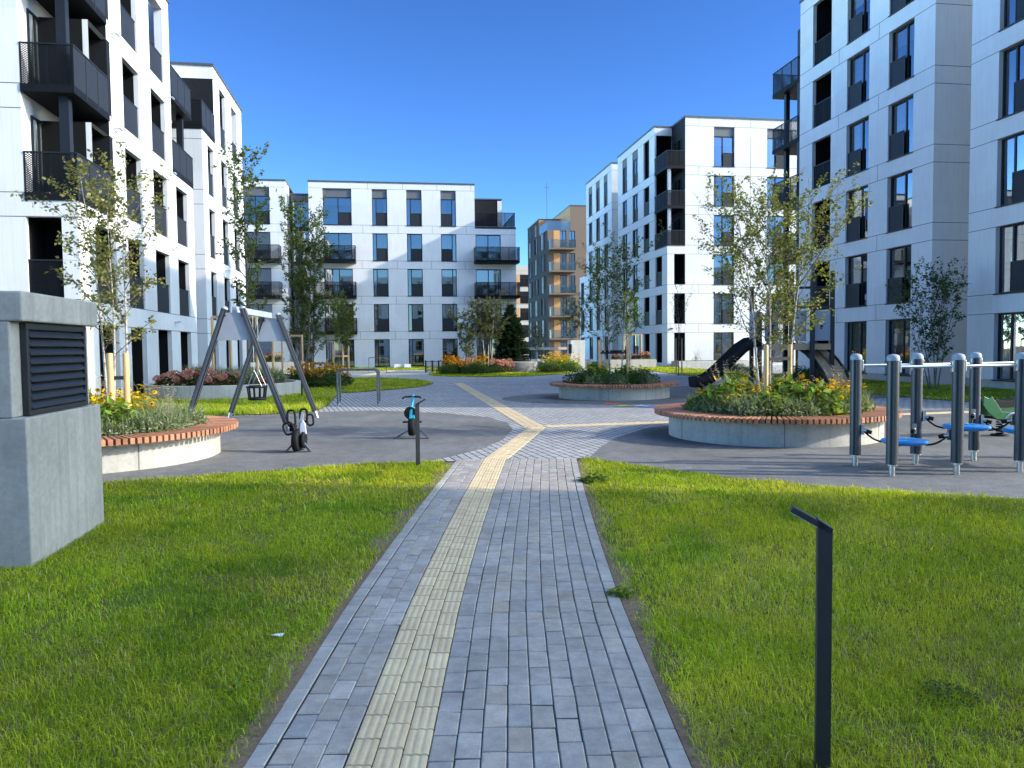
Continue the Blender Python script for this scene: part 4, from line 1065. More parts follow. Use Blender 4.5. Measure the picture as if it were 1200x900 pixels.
# ------------------------------------------------------------------ grass
def inside(px, py, poly):
    r = np.zeros(len(px), bool); n = len(poly)
    for i in range(n):
        x0, y0 = poly[i]; x1, y1 = poly[(i+1) % n]
        c = ((y0 > py) != (y1 > py)); 
        with np.errstate(divide='ignore', invalid='ignore'): r ^= c & (px < (x1-x0)*(py-y0)/(y1-y0)+x0)
    return r
def seg_dist(x, y, poly):
    d = np.full(len(x), 9.)
    for i in range(len(poly)):
        a = np.array(poly[i]); b = np.array(poly[(i+1) % len(poly)]); v = b-a; l2 = v@v+1e-9
        t = np.clip(((x-a[0])*v[0]+(y-a[1])*v[1])/l2, 0, 1); d = np.minimum(d, np.hypot(x-a[0]-t*v[0], y-a[1]-t*v[1]))
    return d
def grass(poly, dens, h, w, seed=0, bounds=None, ragged=.05):
    rng = np.random.default_rng(100+seed); P_ = np.array(poly); x0, y0 = P_.min(0); x1, y1 = P_.max(0)
    if bounds: x0 = max(x0, bounds[0]); x1 = min(x1, bounds[1]); y0 = max(y0, bounds[2]); y1 = min(y1, bounds[3])
    n = int(dens*(x1-x0)*(y1-y0)); x = rng.uniform(x0, x1, n); y = rng.uniform(y0, y1, n)
    k = inside(x, y, poly) & (np.abs(x) < .86*np.maximum(y, 1.5)+1.2); x, y = x[k], y[k]
    d = seg_dist(x, y, poly) if ragged else np.full(len(x), 9.)
    nz = vnoise(x, y, 2.3, 1)*.6+vnoise(x, y, 7, 2)*.4; big = vnoise(x+40, y, .55, 3); bare = vnoise(x, y+9, 1.15, 5)
    thin = np.clip((nz-.10)/.2, .55, 1)*np.clip((d-.01)/(ragged+.42*vnoise(x, y, 2.6, 8)**2.2)+.05, 0, 1)*np.where(bare < .10, .75, 1)
    k = rng.random(len(x)) < thin; x, y, nz, big = x[k], y[k], nz[k], big[k]
    n = len(x)
    hh = h*(.55+.75*nz)*(.85+.4*big)
    az = rng.uniform(0, 2*PI, n); dx = np.cos(az); dy = np.sin(az)
    H_ = (hh*rng.uniform(.4, 1.25, n)*np.where(rng.random(n) < .04, 1.7, 1)); le = rng.uniform(.15, 1.0, n)**.7*1.25; Wd = w*rng.uniform(.7, 1.4, n)
    b = np.c_[x, y, np.full(n, .012)]; dd = np.c_[dx, dy, 0*dx]; ss = np.c_[-dy, dx, 0*dx]; up = np.c_[0*x, 0*x, np.ones(n)]
    m1 = b+dd*(H_*le*.28)[:, None]+up*(H_*.58)[:, None]; tip = b+dd*(H_*le)[:, None]+up*(H_*(1-.3*le))[:, None]
    V = np.stack([b-ss*Wd[:, None]/2, b+ss*Wd[:, None]/2, m1+ss*Wd[:, None]*.4, m1-ss*Wd[:, None]*.4, tip], 1).reshape(-1, 3)
    i = np.arange(n)[:, None]*5; Fq = np.concatenate([i+np.array([[0, 1, 2]]), i+np.array([[0, 2, 3]]), i+np.array([[3, 2, 4]])], 0)
    a = np.array([.32, .43, .022]); c = np.array([.54, .56, .04]); s = np.array([.55, .48, .22]); dk = np.array([.20, .33, .025])
    mid = vnoise(x+7, y, 2.6, 31); fine = vnoise(x, y+3, 9, 33); t = np.clip((big*.5+mid*.5-.32)*2.0+(fine-.5)*.5+rng.normal(0, .28, n), 0, 1)[:, None]; col = a*(1-t)+c*t
    pale = rng.random(n) < .08+.16*np.clip((vnoise(x, y, 1.3, 11)-.5)*3, 0, 1); col[pale] = s*rng.uniform(.7, 1.1, (pale.sum(), 1))
    cl = rng.random(n) < np.clip((vnoise(x+13, y+5, 1.6, 21)*.75+vnoise(x, y+2, 6, 23)*.25-.66)*5, 0, .85); col[cl] = dk*rng.uniform(.8, 1.3, (cl.sum(), 1))
    col = np.clip(col*(.8+.4*vnoise(x, y, 1.1, 41))[:, None]*(1+rng.normal(0, .22, (n, 1))), .004, .7)
    o = npmesh('lawn_grass', V, Fq, M['grass'], np.repeat(col, 5, 0)); o['kind'] = 'stuff'; return o
for i, l in enumerate((LAWN_L, LAWN_R)):
    grass(l, 12500, .046, .0031, i, (-14, 14, 1.0, 4.4)); grass(l, 6500, .050, .0042, 10+i, (-14, 14, 4.4, 7)); grass(l, 3600, .055, .006, 20+i, (-14, 14, 7, 12))
grass(LAWN_M, 900, .13, .012, 3, (-16, 0, 15, 36)); grass(LAWN_E, 350, .07, .016, 4); 
grass(LAWN_B3, 130, .10, .025, 5); grass(LAWN_C, 220, .08, .02, 6); grass(LAWN_B, 110, .10, .028, 7); grass(LAWN_R1, 420, .08, .014, 8)
# ------------------------------------------------------------------ street furniture
M['whitecon'] = concrete('pale_concrete', (.60, .59, .56), .12)
def vent_shaft(label, loc, rz, w, l, h, zb, zc, louv=(.15, None), mat='conc'):
    """w along local x (body to the left of the corner), l along local y; louvre looks along +x"""
    r = thing('vent_shaft', label, 'vent shaft', loc, rz)
    rc = .09
    mb = MB(); mb.box(-w, 0, 0, l, -.1, zb); mb.box(-w, -rc, .001, l-.001, zb+.0005, zc-.0005)
    mb.build('body', M[mat], r, bevel=.012)
    mb = MB(); mb.box(-w-.002, .002, -.002, l+.002, zc, h); mb.build('cap_slab', M[mat], r, bevel=.014)
    y0 = louv[0]; y1 = l-y0-.02
    f = MB(); x = -rc; t = .045
    f.box(x+.002, x+.05, y0, y1, zb+.006, zb+t); f.box(x+.002, x+.05, y0, y1, zc-t-.01, zc-.008)
    f.box(x+.002, x+.048, y0, y0+t, zb+t, zc-t-.01); f.box(x+.002, x+.048, y1-t, y1, zb+t, zc-t-.01); f.box(x+.001, x+.006, y0+t, y1-t, zb+t, zc-t-.01, 1)
    lo = f.build('louvre', [M['darkmetal'], M['dark_room']], r, bevel=.004)
    n = 9; s = MB(); z0 = zb+t; zz = (zc-t-.01-z0)/n
    for i in range(n):
        a = z0+zz*i
        p = [(x+.052, y0+t+.002, a+.008), (x+.052, y1-t-.002, a+.008), (x+.012, y1-t-.002, a+zz*.95), (x+.012, y0+t+.002, a+zz*.95)]
        q = [(c[0]-.0, c[1], c[2]+.014) for c in p]
        s.add(p+q, [(0, 1, 2, 3), (4, 7, 6, 5), (0, 4, 5, 1), (1, 5, 6, 2), (2, 6, 7, 3), (3, 7, 4, 0)])
    s.build('louvre_blade', M['darkmetal'], lo); return r
c0 = G(38, 667)
vent_shaft('weathered grey concrete vent shaft with a black louvre standing on the left lawn', (c0[0], c0[1], 0), TH, 2.3, 1.45, 2.05, 1.12, 1.83)
vent_shaft('pale concrete vent shaft far off by the tan building, louvre on its left flank', (*W(12.75, 55.2)[:2], 0), PI+TH, 1.05, 1.0, 2.08, 1.1, 1.8, mat='whitecon')
def path_light(label, loc, rz, h=.98):
    r = thing('bollard_light', label, 'bollard light', loc, rz, 'slim bollard lights with an angled head')
    w, d = .052, .042
    mb = MB(); mb.box(-w/2, w/2, -d/2, d/2, -.05, h-.05); mb.build('post', M['darkmetal'], r, bevel=.003)
    mb = MB(); A = Vector((w/2-.002, 0, h-.058)); B = Vector((-.115, 0, h+.018)); mb.beam(A, B, d, .022); mb.add([(w/2, -d/2, h-.05), (w/2, d/2, h-.05), (-w/2, d/2, h-.05), (-w/2, -d/2, h-.05), (w/2, -d/2, h-.047), (w/2, d/2, h-.047), (-w/2, d/2, h-.012), (-w/2, -d/2, h-.012)], [(0, 1, 5, 4), (1, 2, 6, 5), (2, 3, 7, 6), (3, 0, 4, 7), (4, 5, 6, 7)])
    hd = mb.build('lamp_head', M['darkmetal'], r, bevel=.002)
    mb = MB(); dn = Vector((-.45, 0, -.9)).normalized()*.0125; a = A.lerp(B, .3)+dn; b = A.lerp(B, .97)+dn
    mb.beam(a, b, d*.8, .003); mb.build('diffuser', M['lightpanel'], hd); return r
path_light('near black bollard light in the grass right of the path, head tilted left', (1.135, 2.775, 0), math.radians(-14))
path_light('bollard light at the tip of the left lawn in front of the blue exercise bike', (*G(490, 548), 0), math.radians(200), .9)
path_light('bollard light on the lawn strip beside the swing frame', (*G(354, 467), 0), math.radians(190), .9)
path_light('tiny distant bollard light by the back lawn left of the path', (*G(407, 440), 0), math.radians(190), .9)
# ---- round planters: concrete ring, hardwood slat seat, soil
M['joint2'] = plain('formwork_seam', (.17, .165, .15), .9)
def planter(label, c, R, ro, ri, h=.47, seat=True, seed=5, mat='conc2'):
    r = thing('round_planter_bench' if seat else 'round_planter', label, 'planter', (*c, 0)); rnd = random.Random(seed)
    mb = MB(); zt = h-.09 if seat else h; mb.lathe([(R, -.05), (R, zt-.012), (R-.012, zt), (ri-.06 if seat else R-.2, zt), (ri-.06 if seat else R-.2, .1)], 72, smooth=True)
    for i in range(6): a = i*PI/3+.3; TT = lambda x, y, z: (x*math.cos(a)-y*math.sin(a), x*math.sin(a)+y*math.cos(a), z); mb.box(R-.01, R+.0015, -.006, .006, -.04, zt-.014, 1, TT)
    wl = mb.build('ring_wall', [M[mat], M['joint2']], r)
    md = wl.modifiers.new('edge', 'EDGE_SPLIT'); md.split_angle = math.radians(40)
    mb = MB(); mb.lathe([(.01, zt-.03), (R*.5, zt-.03), ((ri-.05) if seat else R-.19, zt-.05)], 40); mb.build('soil', M['soil'], r)
    if seat:
        mb = MB(); n = int(2*PI*ro/.088)
        for i in range(n):
            a = 2*PI*i/n+rnd.gauss(0, .0006); t = rnd.gauss(1, .16); mb.col = (t, t*rnd.uniform(.94, 1.05), t*rnd.uniform(.9, 1.08), 1)
            ca, sa = math.cos(a), math.sin(a); o = ro+rnd.uniform(-.004, .004); dz = rnd.uniform(-.0015, .0015)
            TT = lambda x, y, z: (x*ca-y*sa, x*sa+y*ca, z)
            wo = .030; wi = wo*ri/ro
            p = [(ri, -wi, h-.082), (o, -wo, h-.082), (o, wo, h-.082), (ri, wi, h-.082), (ri, -wi, h+dz), (o, -wo, h+dz), (o, wo, h+dz), (ri, wi, h+dz)]
            mb.add([TT(*q) for q in p], [(3, 2, 1, 0), (4, 5, 6, 7), (0, 1, 5, 4), (1, 2, 6, 5), (2, 3, 7, 6), (3, 0, 4, 7)])
        mb.build('slat_seat', M['slat'], r, bevel=.005, tint=True)
    return r
C1, C2, C3, C4 = (-6.4, 11.55), (3.22, 24.3), (4.62, 13.62), (-9.9, 26.5)
planter('round concrete planter bench with red wood slats at the left behind the vent shaft', C1, 1.86, 2.13, 1.58)
planter('round planter bench in the shade in the middle of the plaza, staked tree inside', C2, 1.74, 2.03, 1.5, seed=6)
planter('round planter bench with red wood slats in front of the slide, yellow flowers inside', C3, 1.80, 2.06, 1.52, seed=7)
planter('plain round concrete planter without a seat, pink hydrangeas inside, behind the swing', C4, 2.55, 0, 0, .5, False)
def fill_ring(C, spots, prefix, grp):
    protos = {}
    for i, (kind, ang, rad, sc) in enumerate(spots):
        lab, g = prefix[kind], grp[kind]
        loc = (C[0]+rad*math.cos(math.radians(ang)), C[1]+rad*math.sin(math.radians(ang)), .35)
        if kind not in PROTO: PROTO[kind] = plant(kind, lab, loc, g, seed=11+len(PROTO), scale=sc, rz=random.random()*6); continue
        dup(PROTO[kind], loc, random.random()*6, sc, lab, g)
PROTO = {}
LB = {'rud': 'yellow coneflower clump in the planter %s', 'nep': 'low grey green catmint clump in the planter %s', 'broad': 'bright green broad leaved plant in the planter %s',
      'grass': 'feather grass with pale arching plumes in the planter %s', 'shrub': 'low dark green shrub in the planter %s', 'hyd': 'pink headed hydrangea in the planter %s', 'orange': 'orange coneflower clump in the planter %s'}
GR = {'rud': 'yellow coneflowers in the planter %s', 'nep': 'catmint in the planter %s', 'broad': 'broad leaved plants in the planter %s', 'grass': 'feather grasses in the planter %s', 'shrub': 'low shrubs in the planter %s', 'hyd': 'hydrangeas in the planter %s', 'orange': 'orange coneflowers in the planter %s'}
def fmt(d, s): return {k: v % s for k, v in d.items()}
rr = random.Random(4)
sp = [('nep', a, 1.22+rr.uniform(-.05, .05), rr.uniform(.95, 1.25)) for a in (172, 196, 214, 238, 262, 276, 306, 328, 352, 12)]
sp += [('broad', 268, .72, 1.15), ('broad', 290, 1.15, 1.0), ('broad', 250, 1.2, .8), ('rud', 318, 1.22, .95), ('rud', 340, 1.2, .95), ('rud', 225, 1.2, .8), ('broad', 183, 1.2, .8), ('broad', 205, .95, 1.1), ('broad', 245, .95, .8), ('rud', 322, 1.0, 1.0), ('rud', 338, .75, .9), ('rud', 345, 1.15, .85), ('rud', 310, .75, 1.0), ('rud', 330, 1.25, .9), ('rud', 300, .45, .9), ('rud', 230, .6, .95), ('rud', 190, 1.15, .8), ('rud', 20, .9, .8), ('grass', 190, .9, .85), ('grass', 228, .35, .95), ('grass', 325, .3, .7), ('grass', 352, 1.1, .75), ('broad', 120, .8, .8), ('rud', 90, .9, .75), ('nep', 60, 1.2, 1), ('nep', 130, 1.2, 1), ('nep', 95, 1.25, 1), ('broad', 10, .3, .8), ('broad', 160, .4, 1)]
fill_ring(C3, sp, fmt(LB, 'in front of the slide'), fmt(GR, 'in front of the slide'))
sp = [('nep', a, 1.28+rr.uniform(-.06, .06), rr.uniform(.85, 1.15)) for a in range(215, 395, 20)]
sp += [('broad', 290, .95, .8), ('broad', 318, 1.0, .95), ('broad', 262, .95, .85), ('rud', 300, .6, 1.0), ('rud', 330, .55, 1.05), ('rud', 345, .95, .9), ('rud', 5, .7, 1.0), ('rud', 275, .55, 1.1), ('grass', 15, 1.15, .6), ('grass', 40, .9, .7), ('grass', 355, 1.2, .5), ('rud', 240, .9, 1), ('rud', 60, .8, 1.1), ('rud', 90, .6, 1), ('broad', 120, .9, 1), ('nep', 60, 1.25, 1), ('nep', 90, 1.25, 1), ('nep', 180, 1.1, 1), ('grass', 110, 1, .8)]
fill_ring(C1, sp, fmt(LB, 'behind the vent shaft'), fmt(GR, 'behind the vent shaft'))
sp = [('shrub', a, 1.05+rr.uniform(-.15, .1), rr.uniform(.75, 1.1)) for a in (190, 212, 250, 285, 300, 322, 345, 20, 60, 100, 140)]
sp += [('broad', 205, .7, 1.2), ('broad', 305, .55, 1.1), ('rud', 215, .6, 1.1), ('rud', 332, .75, 1.0), ('nep', 270, 1.1, 1), ('nep', 236, 1.2, 1), ('nep', 318, 1.2, 1)]
fill_ring(C2, sp, fmt(LB, 'shaded in mid plaza'), fmt(GR, 'shaded in mid plaza'))
sp = [('hyd', a, rd, s) for a, rd, s in ((200, 1.9, .75), (220, 2.0, .7), (238, 1.9, .95), (252, 2.0, .75), (264, 1.7, 1.1), (280, 2.0, .7), (292, 1.6, .9), (222, 1.3, 1.0), (330, 2.0, .6), (180, 1.8, .8))]
fill_ring(C4, sp, fmt(LB, 'behind the swing'), fmt(GR, 'behind the swing'))
# ---- swing
def swing():
    A = Vector((-5.44, 15.1, 0)); B = Vector((-5.62, 18.0, 0)); r = thing('baby_swing_frame', 'grey A-frame swing with one black cradle seat beside the left planter', 'swing', A)
    d = (B-A).normalized(); s = Vector((d.y, -d.x, 0)); top = 2.42
    for E in (A-A, B-A):
        for sg in (-1, 1):
            ft = E+s*sg*1.02; ap = E+s*sg*.17+Vector((0, 0, top)); k = ft.lerp(ap, .06)
            mb = MB(); mb.tube([k, ap], .05, 14); 
            for q in range(4):
                an = PI/4+q*PI/2; n1 = (ap-ft).normalized(); e1 = n1.cross(d).normalized(); o = (e1*math.cos(an)+d*math.sin(an))*.062; mb.tube([k+o, ap-n1*.01+o], .009, 5, 1)
            lg = mb.build('leg', [M['greytube'], M['frame']], r)
            mb = MB(); mb.tube([ft-Vector((0, 0, .02)), k], .045, 10); mb.build('foot_stub', M['steel'], lg)
            mb = MB(); n1 = (ap-ft).normalized(); mb.tube([ap-n1*.005, ap+n1*.02, ap+n1*.045], [.066, .062, .03], 14); mb.build('end_cap', M['lightpanel'], lg)
        mb = MB(); z0, z1 = top-.62, top-.08
        for of in (-.012, .012): mb.add([E-s*.42+Vector((0, 0, z0))+d*of, E+s*.42+Vector((0, 0, z0))+d*of, E+s*.17+Vector((0, 0, z1))+d*of, E-s*.17+Vector((0, 0, z1))+d*of], [(0, 1, 2, 3)])
        o = len(mb.v)-8; mb.f += [(o, o+1, o+5, o+4), (o+1, o+2, o+6, o+5), (o+2, o+3, o+7, o+6), (o+3, o, o+4, o+7)]; mb.m += [0]*4; mb.sm += [False]*4
        pn = mb.build('side_panel', M['lightpanel'], r)
        mb = MB()
        for sx, z in ((-.16, z1-.06), (.16, z1-.06), (-.25, z1-.25), (.25, z1-.25), (-.37, z0+.07), (.37, z0+.07)): mb.tube([E+s*sx+Vector((0, 0, z))-d*.02, E+s*sx+Vector((0, 0, z))-d*.028], .018, 8)
        mb.build('bolt', M['frame'], pn)
    mb = MB(); mb.beam(Vector((0, 0, top-.02))+d*.05, (B-A)+Vector((0, 0, top-.02))-d*.05, .09, .13); mb.build('top_beam', M['lightpanel'], r, bevel=.01)
    c = d*1.55; zs = .55
    mb = MB()
    for sg in (-1, 1):
        p0 = c+d*sg*.19+Vector((0, 0, top-.08)); mb.tube([p0, c+d*sg*.19+Vector((0, 0, zs+.62))], .006, 5); 
        for s2 in (-1, 1): mb.tube([c+d*sg*.19+Vector((0, 0, zs+.62)), c+d*sg*.17+s*s2*.15+Vector((0, 0, zs+.27))], .006, 5)
    mb.build('chain', M['steel'], r)
    mb = MB()
    ring = lambda z, a: [c+d*math.cos(q)*a*1.05+s*math.sin(q)*a+Vector((0, 0, z)) for q in np.linspace(0, 2*PI, 17)]
    mb.tube(ring(zs+.26, .2), .026, 8); mb.tube(ring(zs, .17), .03, 8)
    for q in np.linspace(0, 2*PI, 11)[:-1]: mb.tube([c+d*math.cos(q)*.2*1.05+s*math.sin(q)*.2+Vector((0, 0, zs+.26)), c+d*math.cos(q)*.17+s*math.sin(q)*.17+Vector((0, 0, zs))], .016, 6)
    mb.lathe([(.01, zs-.01), (.17, zs)], 16, c=(c.x, c.y)); mb.build('cradle_seat', M['rubber'], r)
swing()
# ---- hoops (cycle stands)
def hoop(label, p0, p1, h=1.02):
    a = Vector((*p0, 0)); b = Vector((*p1, 0)); r = .12; d = (b-a).normalized()
    t_ = thing('cycle_stand', label, 'cycle stand', a, 0, None)
    b = b-a; a = Vector((0, 0, 0)); pts = [a+Vector((0, 0, -.03)), a+Vector((0, 0, h-r))]
    for i in range(1, 7): q = PI/2*i/6; pts.append(a+d*(r-r*math.cos(q))+Vector((0, 0, h-r+r*math.sin(q))))
    for i in range(7): q = PI/2*i/6; pts.append(b-d*(r-r*math.sin(q))+Vector((0, 0, h-r+r*math.cos(q))))
    pts.append(b+Vector((0, 0, -.03)))
    mb = MB(); mb.tube(pts, .028, 10); mb.build('hoop', M['greytube'], t_)
    mb = MB()
    for q in (a, b): mb.lathe([(.055, .02), (.055, .028), (.028, .03)], 14, c=(q.x, q.y))
    mb.build('base_plate', M['steel'], t_)
hoop('front grey cycle stand hoop beside the lawn edge, nearer of the close pair', G(396, 475), G(443, 475)); hoop('second grey cycle stand hoop standing just behind the first', G(399, 471.5), G(445, 471.5), .99)
hoop('small distant cycle stand hoop near the back block', G(432.5, 436), G(453, 437), 1.0)
# ---- black play trainer (hand and foot pedal toy)
def trainer():
    x, y = G(350, 530); r = thing('pedal_trainer', 'black pedal trainer toy with loop grips and a white fork on the asphalt', 'play equipment', (x, y, 0))
    def wheel(name, cx, cy, cz, rad, wd):
        mb = MB(); n = 26; V = []
        prof = [(rad*.55, -wd/2), (rad*.9, -wd/2), (rad, -wd*.3), (rad, wd*.3), (rad*.9, wd/2), (rad*.55, wd/2)]
        for pr, px in prof: V += [(cx+px, cy+pr*math.cos(2*PI*j/n), cz+pr*math.sin(2*PI*j/n)) for j in range(n)]
        k = len(prof); mb.add(V, [(i*n+j, i*n+(j+1) % n, ((i+1) % k)*n+(j+1) % n, ((i+1) % k)*n+j) for i in range(k) for j in range(n)], 0, True)
        mb.tube([(cx-wd*.4, cy, cz), (cx+wd*.4, cy, cz)], rad*.56, 18, 0); return mb.build(name, M['rubber'], r)
    wheel('wheel', -.02, 0, .19, .18, .10); wheel('flywheel', .08, .02, .19, .13, .05)
    def loop(x0, z0, w, h, tilt, yy):
        mb = MB(); pts = []
        for i in range(21): q = 2*PI*i/20; sx = (abs(math.cos(q))**.6)*math.copysign(1, math.cos(q))*w/2; sz = (abs(math.sin(q))**.6)*math.copysign(1, math.sin(q))*h/2; pts.append((x0+sx*math.cos(tilt)-sz*math.sin(tilt), yy, z0+sx*math.sin(tilt)+sz*math.cos(tilt)))
        mb.tube(pts, .017, 7); return mb.build('grip_loop', M['rubber'], r)
    loop(-.10, .53, .12, .26, .05, 0); loop(-.13, .38, .15, .18, .35, -.06); loop(.07, .57, .11, .2, 0, .08); loop(.17, .50, .10, .17, .1, .08)
    mb = MB(); mb.box(-.13, -.03, -.05, .05, .33, .45); mb.build('pedal', M['rubber'], r, bevel=.02)
    mb = MB(); mb.add([(.015, 0, .27), (.05, 0, .27), (.065, 0, .33), (.08, 0, .27), (.125, 0, .29), (.105, 0, .45), (.075, 0, .5), (.04, 0, .45), (.015, .03, .27), (.05, .03, .27), (.065, .03, .33), (.08, .03, .27), (.125, .03, .29), (.105, .03, .45), (.075, .03, .5), (.04, .03, .45)], [(0, 1, 2, 7), (2, 3, 4, 5), (2, 5, 6, 7), (8, 15, 10, 9), (10, 13, 12, 11), (10, 15, 14, 13)]+[(i, (i+1) % 8, (i+1) % 8+8, i+8) for i in range(8)]); mb.build('fork', M['whitep'], r)
    mb = MB(); mb.beam((-.02, .03, .19), (.07, .04, .62), .05, .04); mb.build('stem', M['lightpanel'], r)
    mb = MB(); mb.beam((-.07, 0, .15), (-.19, -.06, .01), .035, .025); mb.beam((.07, 0, .16), (.2, -.02, .01), .06, .03); mb.beam((-.19, -.06, .014), (.2, -.04, .014), .035, .025); mb.beam((0, 0, .1), (0, .3, .014), .04, .03); mb.build('base_frame', M['greytube'], r)
trainer()
def bike():
    x, y = G(483, 514); r = thing('exercise_bike', 'turquoise and black exercise bike behind the slim bollard light', 'exercise bike', (x, y, 0))
    mb = MB(); n = 24; rad, wd = .17, .11
    prof = [(rad*.4, -wd/2), (rad*.92, -wd/2), (rad, -wd*.25), (rad, wd*.25), (rad*.92, wd/2), (rad*.4, wd/2)]
    V = [(px, pr*math.cos(2*PI*j/n), .22+pr*math.sin(2*PI*j/n)) for pr, px in prof for j in range(n)]; k = len(prof)
    mb.add(V, [(i*n+j, i*n+(j+1) % n, ((i+1) % k)*n+(j+1) % n, ((i+1) % k)*n+j) for i in range(k) for j in range(n)], 0, True); mb.build('wheel', M['rubber'], r)
    mb = MB(); mb.beam((-.02, -.06, .30), (.0, -.02, .56), .065, .05); mb.beam((0, -.02, .55), (.03, .02, .78), .04, .04); mb.beam((.03, -.05, .36), (.04, -.02, .55), .03, .05); mb.build('frame', M['teal'], r, bevel=.008)
    mb = MB(); mb.tube([(-.03, .05, .46), (-.02, -.06, .46)], .11, 16); mb.build('drive_drum', M['rubber'], r)
    mb = MB(); mb.tube([(-.15, -.06, .72), (-.12, -.03, .745), (0, .02, .75), (.14, -.03, .745), (.17, -.06, .73)], .017, 8); mb.build('handlebar', M['rubber'], r)
    mb = MB(); mb.box(-.16, -.07, -.04, .04, .285, .31); mb.box(.09, .17, -.04, .04, .285, .31); mb.tube([(-.12, 0, .297), (.13, 0, .297)], .01, 6); mb.build('pedal', M['rubber'], r)
    mb = MB(); mb.beam((-.3, -.1, .015), (.3, -.1, .015), .03, .025); mb.beam((-.3, -.1, .015), (-.14, .3, .10), .025, .02); mb.beam((.3, -.1, .015), (.14, .3, .10), .025, .02); mb.beam((-.14, .3, .10), (.14, .3, .10), .025, .02); mb.beam((0, .3, .1), (0, 0, .22), .05, .04); mb.build('base_frame', M['greytube'], r)
bike()
# ---- balance course
def balance():
    PT = [G(1002, 546), G(1045, 558.5), G(1073, 544.5), G(1121, 556.5), G(1141, 540), G(1195, 553.5), (7.17, 10.56), (7.12, 9.56)]
    o = Vector((*PT[1], 0)); r = thing('balance_course', 'balance course of grooved grey posts, steel rails and hanging blue discs on the right', 'play equipment', o)
    pts = [Vector((*p, 0))-o for p in PT]
    for i, p in enumerate(pts):
        mb = MB(); n = 48; ring = []
        for j in range(n):
            a = 2*PI*j/n; g = (j % 12); rr_ = .071-(.013 if g in (5, 6) else 0)-(.004 if g in (4, 7) else 0); ring.append((rr_*math.cos(a+.3), rr_*math.sin(a+.3)))
        V = [(p.x+x, p.y+y, z) for z in (.15, 1.40) for x, y in ring]
        for j in range(n): q = (j+1) % n; mb.add([V[j], V[q], V[n+q], V[n+j]], [(0, 1, 2, 3)], 1 if j % 12 in (4, 5, 6) else 0)
        mb.add(V[:n], [tuple(range(n))[::-1]]); mb.add(V[n:], [tuple(range(n))])
        po = mb.build('post', [M['posttube'], M['groove']], r)
        mb = MB(); mb.lathe([(.073, 1.395), (.074, 1.425), (.066, 1.452), (.045, 1.468), (.008, 1.475)], 24, c=(p.x, p.y)); mb.build('post_cap', M['lightpanel'], po)
        mb = MB(); mb.lathe([(.034, -.03), (.034, .15)], 16, c=(p.x, p.y)); mb.lathe([(.06, .135), (.06, .15)], 16, c=(p.x, p.y)); mb.build('foot_stub', M['steel'], po)
    zr = 1.32
    for row in ((1, 3, 5, 7), (0, 2, 4, 6)):
        for a, b in zip(row, row[1:]):
            d = (pts[b]-pts[a]).normalized(); mb = MB(); mb.tube([pts[a]+d*.068+Vector((0, 0, zr)), pts[b]-d*.068+Vector((0, 0, zr))], .019, 10)
            rl = mb.build('hand_rail', M['steel'], r)
            mb = MB()
            for q, sg in ((pts[a], 1), (pts[b], -1)): mb = MB(); c = q+d*sg*.076; mb.box(c.x-.014, c.x+.014, c.y-.03, c.y+.03, zr-.07, zr+.07); mb.build('rail_bracket', M['steel'], rl, bevel=.006)
    for (a, b, c, d, z) in ((0, 1, 2, 3, .36), (2, 3, 4, 5, .52), (4, 5, 6, 7, .44)):
        ctr = (pts[a]+pts[b]+pts[c]+pts[d])/4
        mb = MB(); mb.lathe([(.01, z-.035), (.2, z-.03), (.262, z-.012), (.275, z+.01), (.262, z+.03), (.2, z+.036), (.01, z+.036)], 36, c=(ctr.x, ctr.y)); dc = mb.build('stepping_disc', M['blue'], r)
        mb = MB(); mb.lathe([(.012, z+.036), (.022, z+.046), (.002, z+.05)], 10, c=(ctr.x, ctr.y)); mb.build('disc_bolt', M['steel'], dc)
        for q in (a, b, c, d):
            p = pts[q]; dv = (ctr-p); dv.normalize(); A = p+dv*.09+Vector((0, 0, z+.12)); E = ctr-dv*.24+Vector((0, 0, z-.02))
            mb = MB(); k = 9; cp = [A.lerp(E, t/k)-Vector((0, 0, .035*math.sin(PI*t/k))) for t in range(k+1)]; mb.tube(cp, .012, 7); ch = mb.build('rope', M['rubber'], r)
            mb = MB(); c1 = p+dv*.085; mb.box(c1.x-.02, c1.x+.02, c1.y-.02, c1.y+.02, z+.06, z+.19); mb.tube([c1+Vector((0, 0, z+.12)), A+dv*.05+Vector((0, 0, -.01))], .022, 8); mb.build('rope_clamp', M['steel'], ch)
            mb = MB(); mb.tube([A+dv*.05-Vector((0, 0, .012)), A+dv*.11-Vector((0, 0, .028))], .026, 8); mb.build('rope_sleeve', M['rubber'], ch)
M['posttube'] = plain('grooved_grey_post', (.085, .09, .10), .38, .45, .08, 9); M['groove'] = plain('post_groove', (.03, .032, .036), .5)
balance()
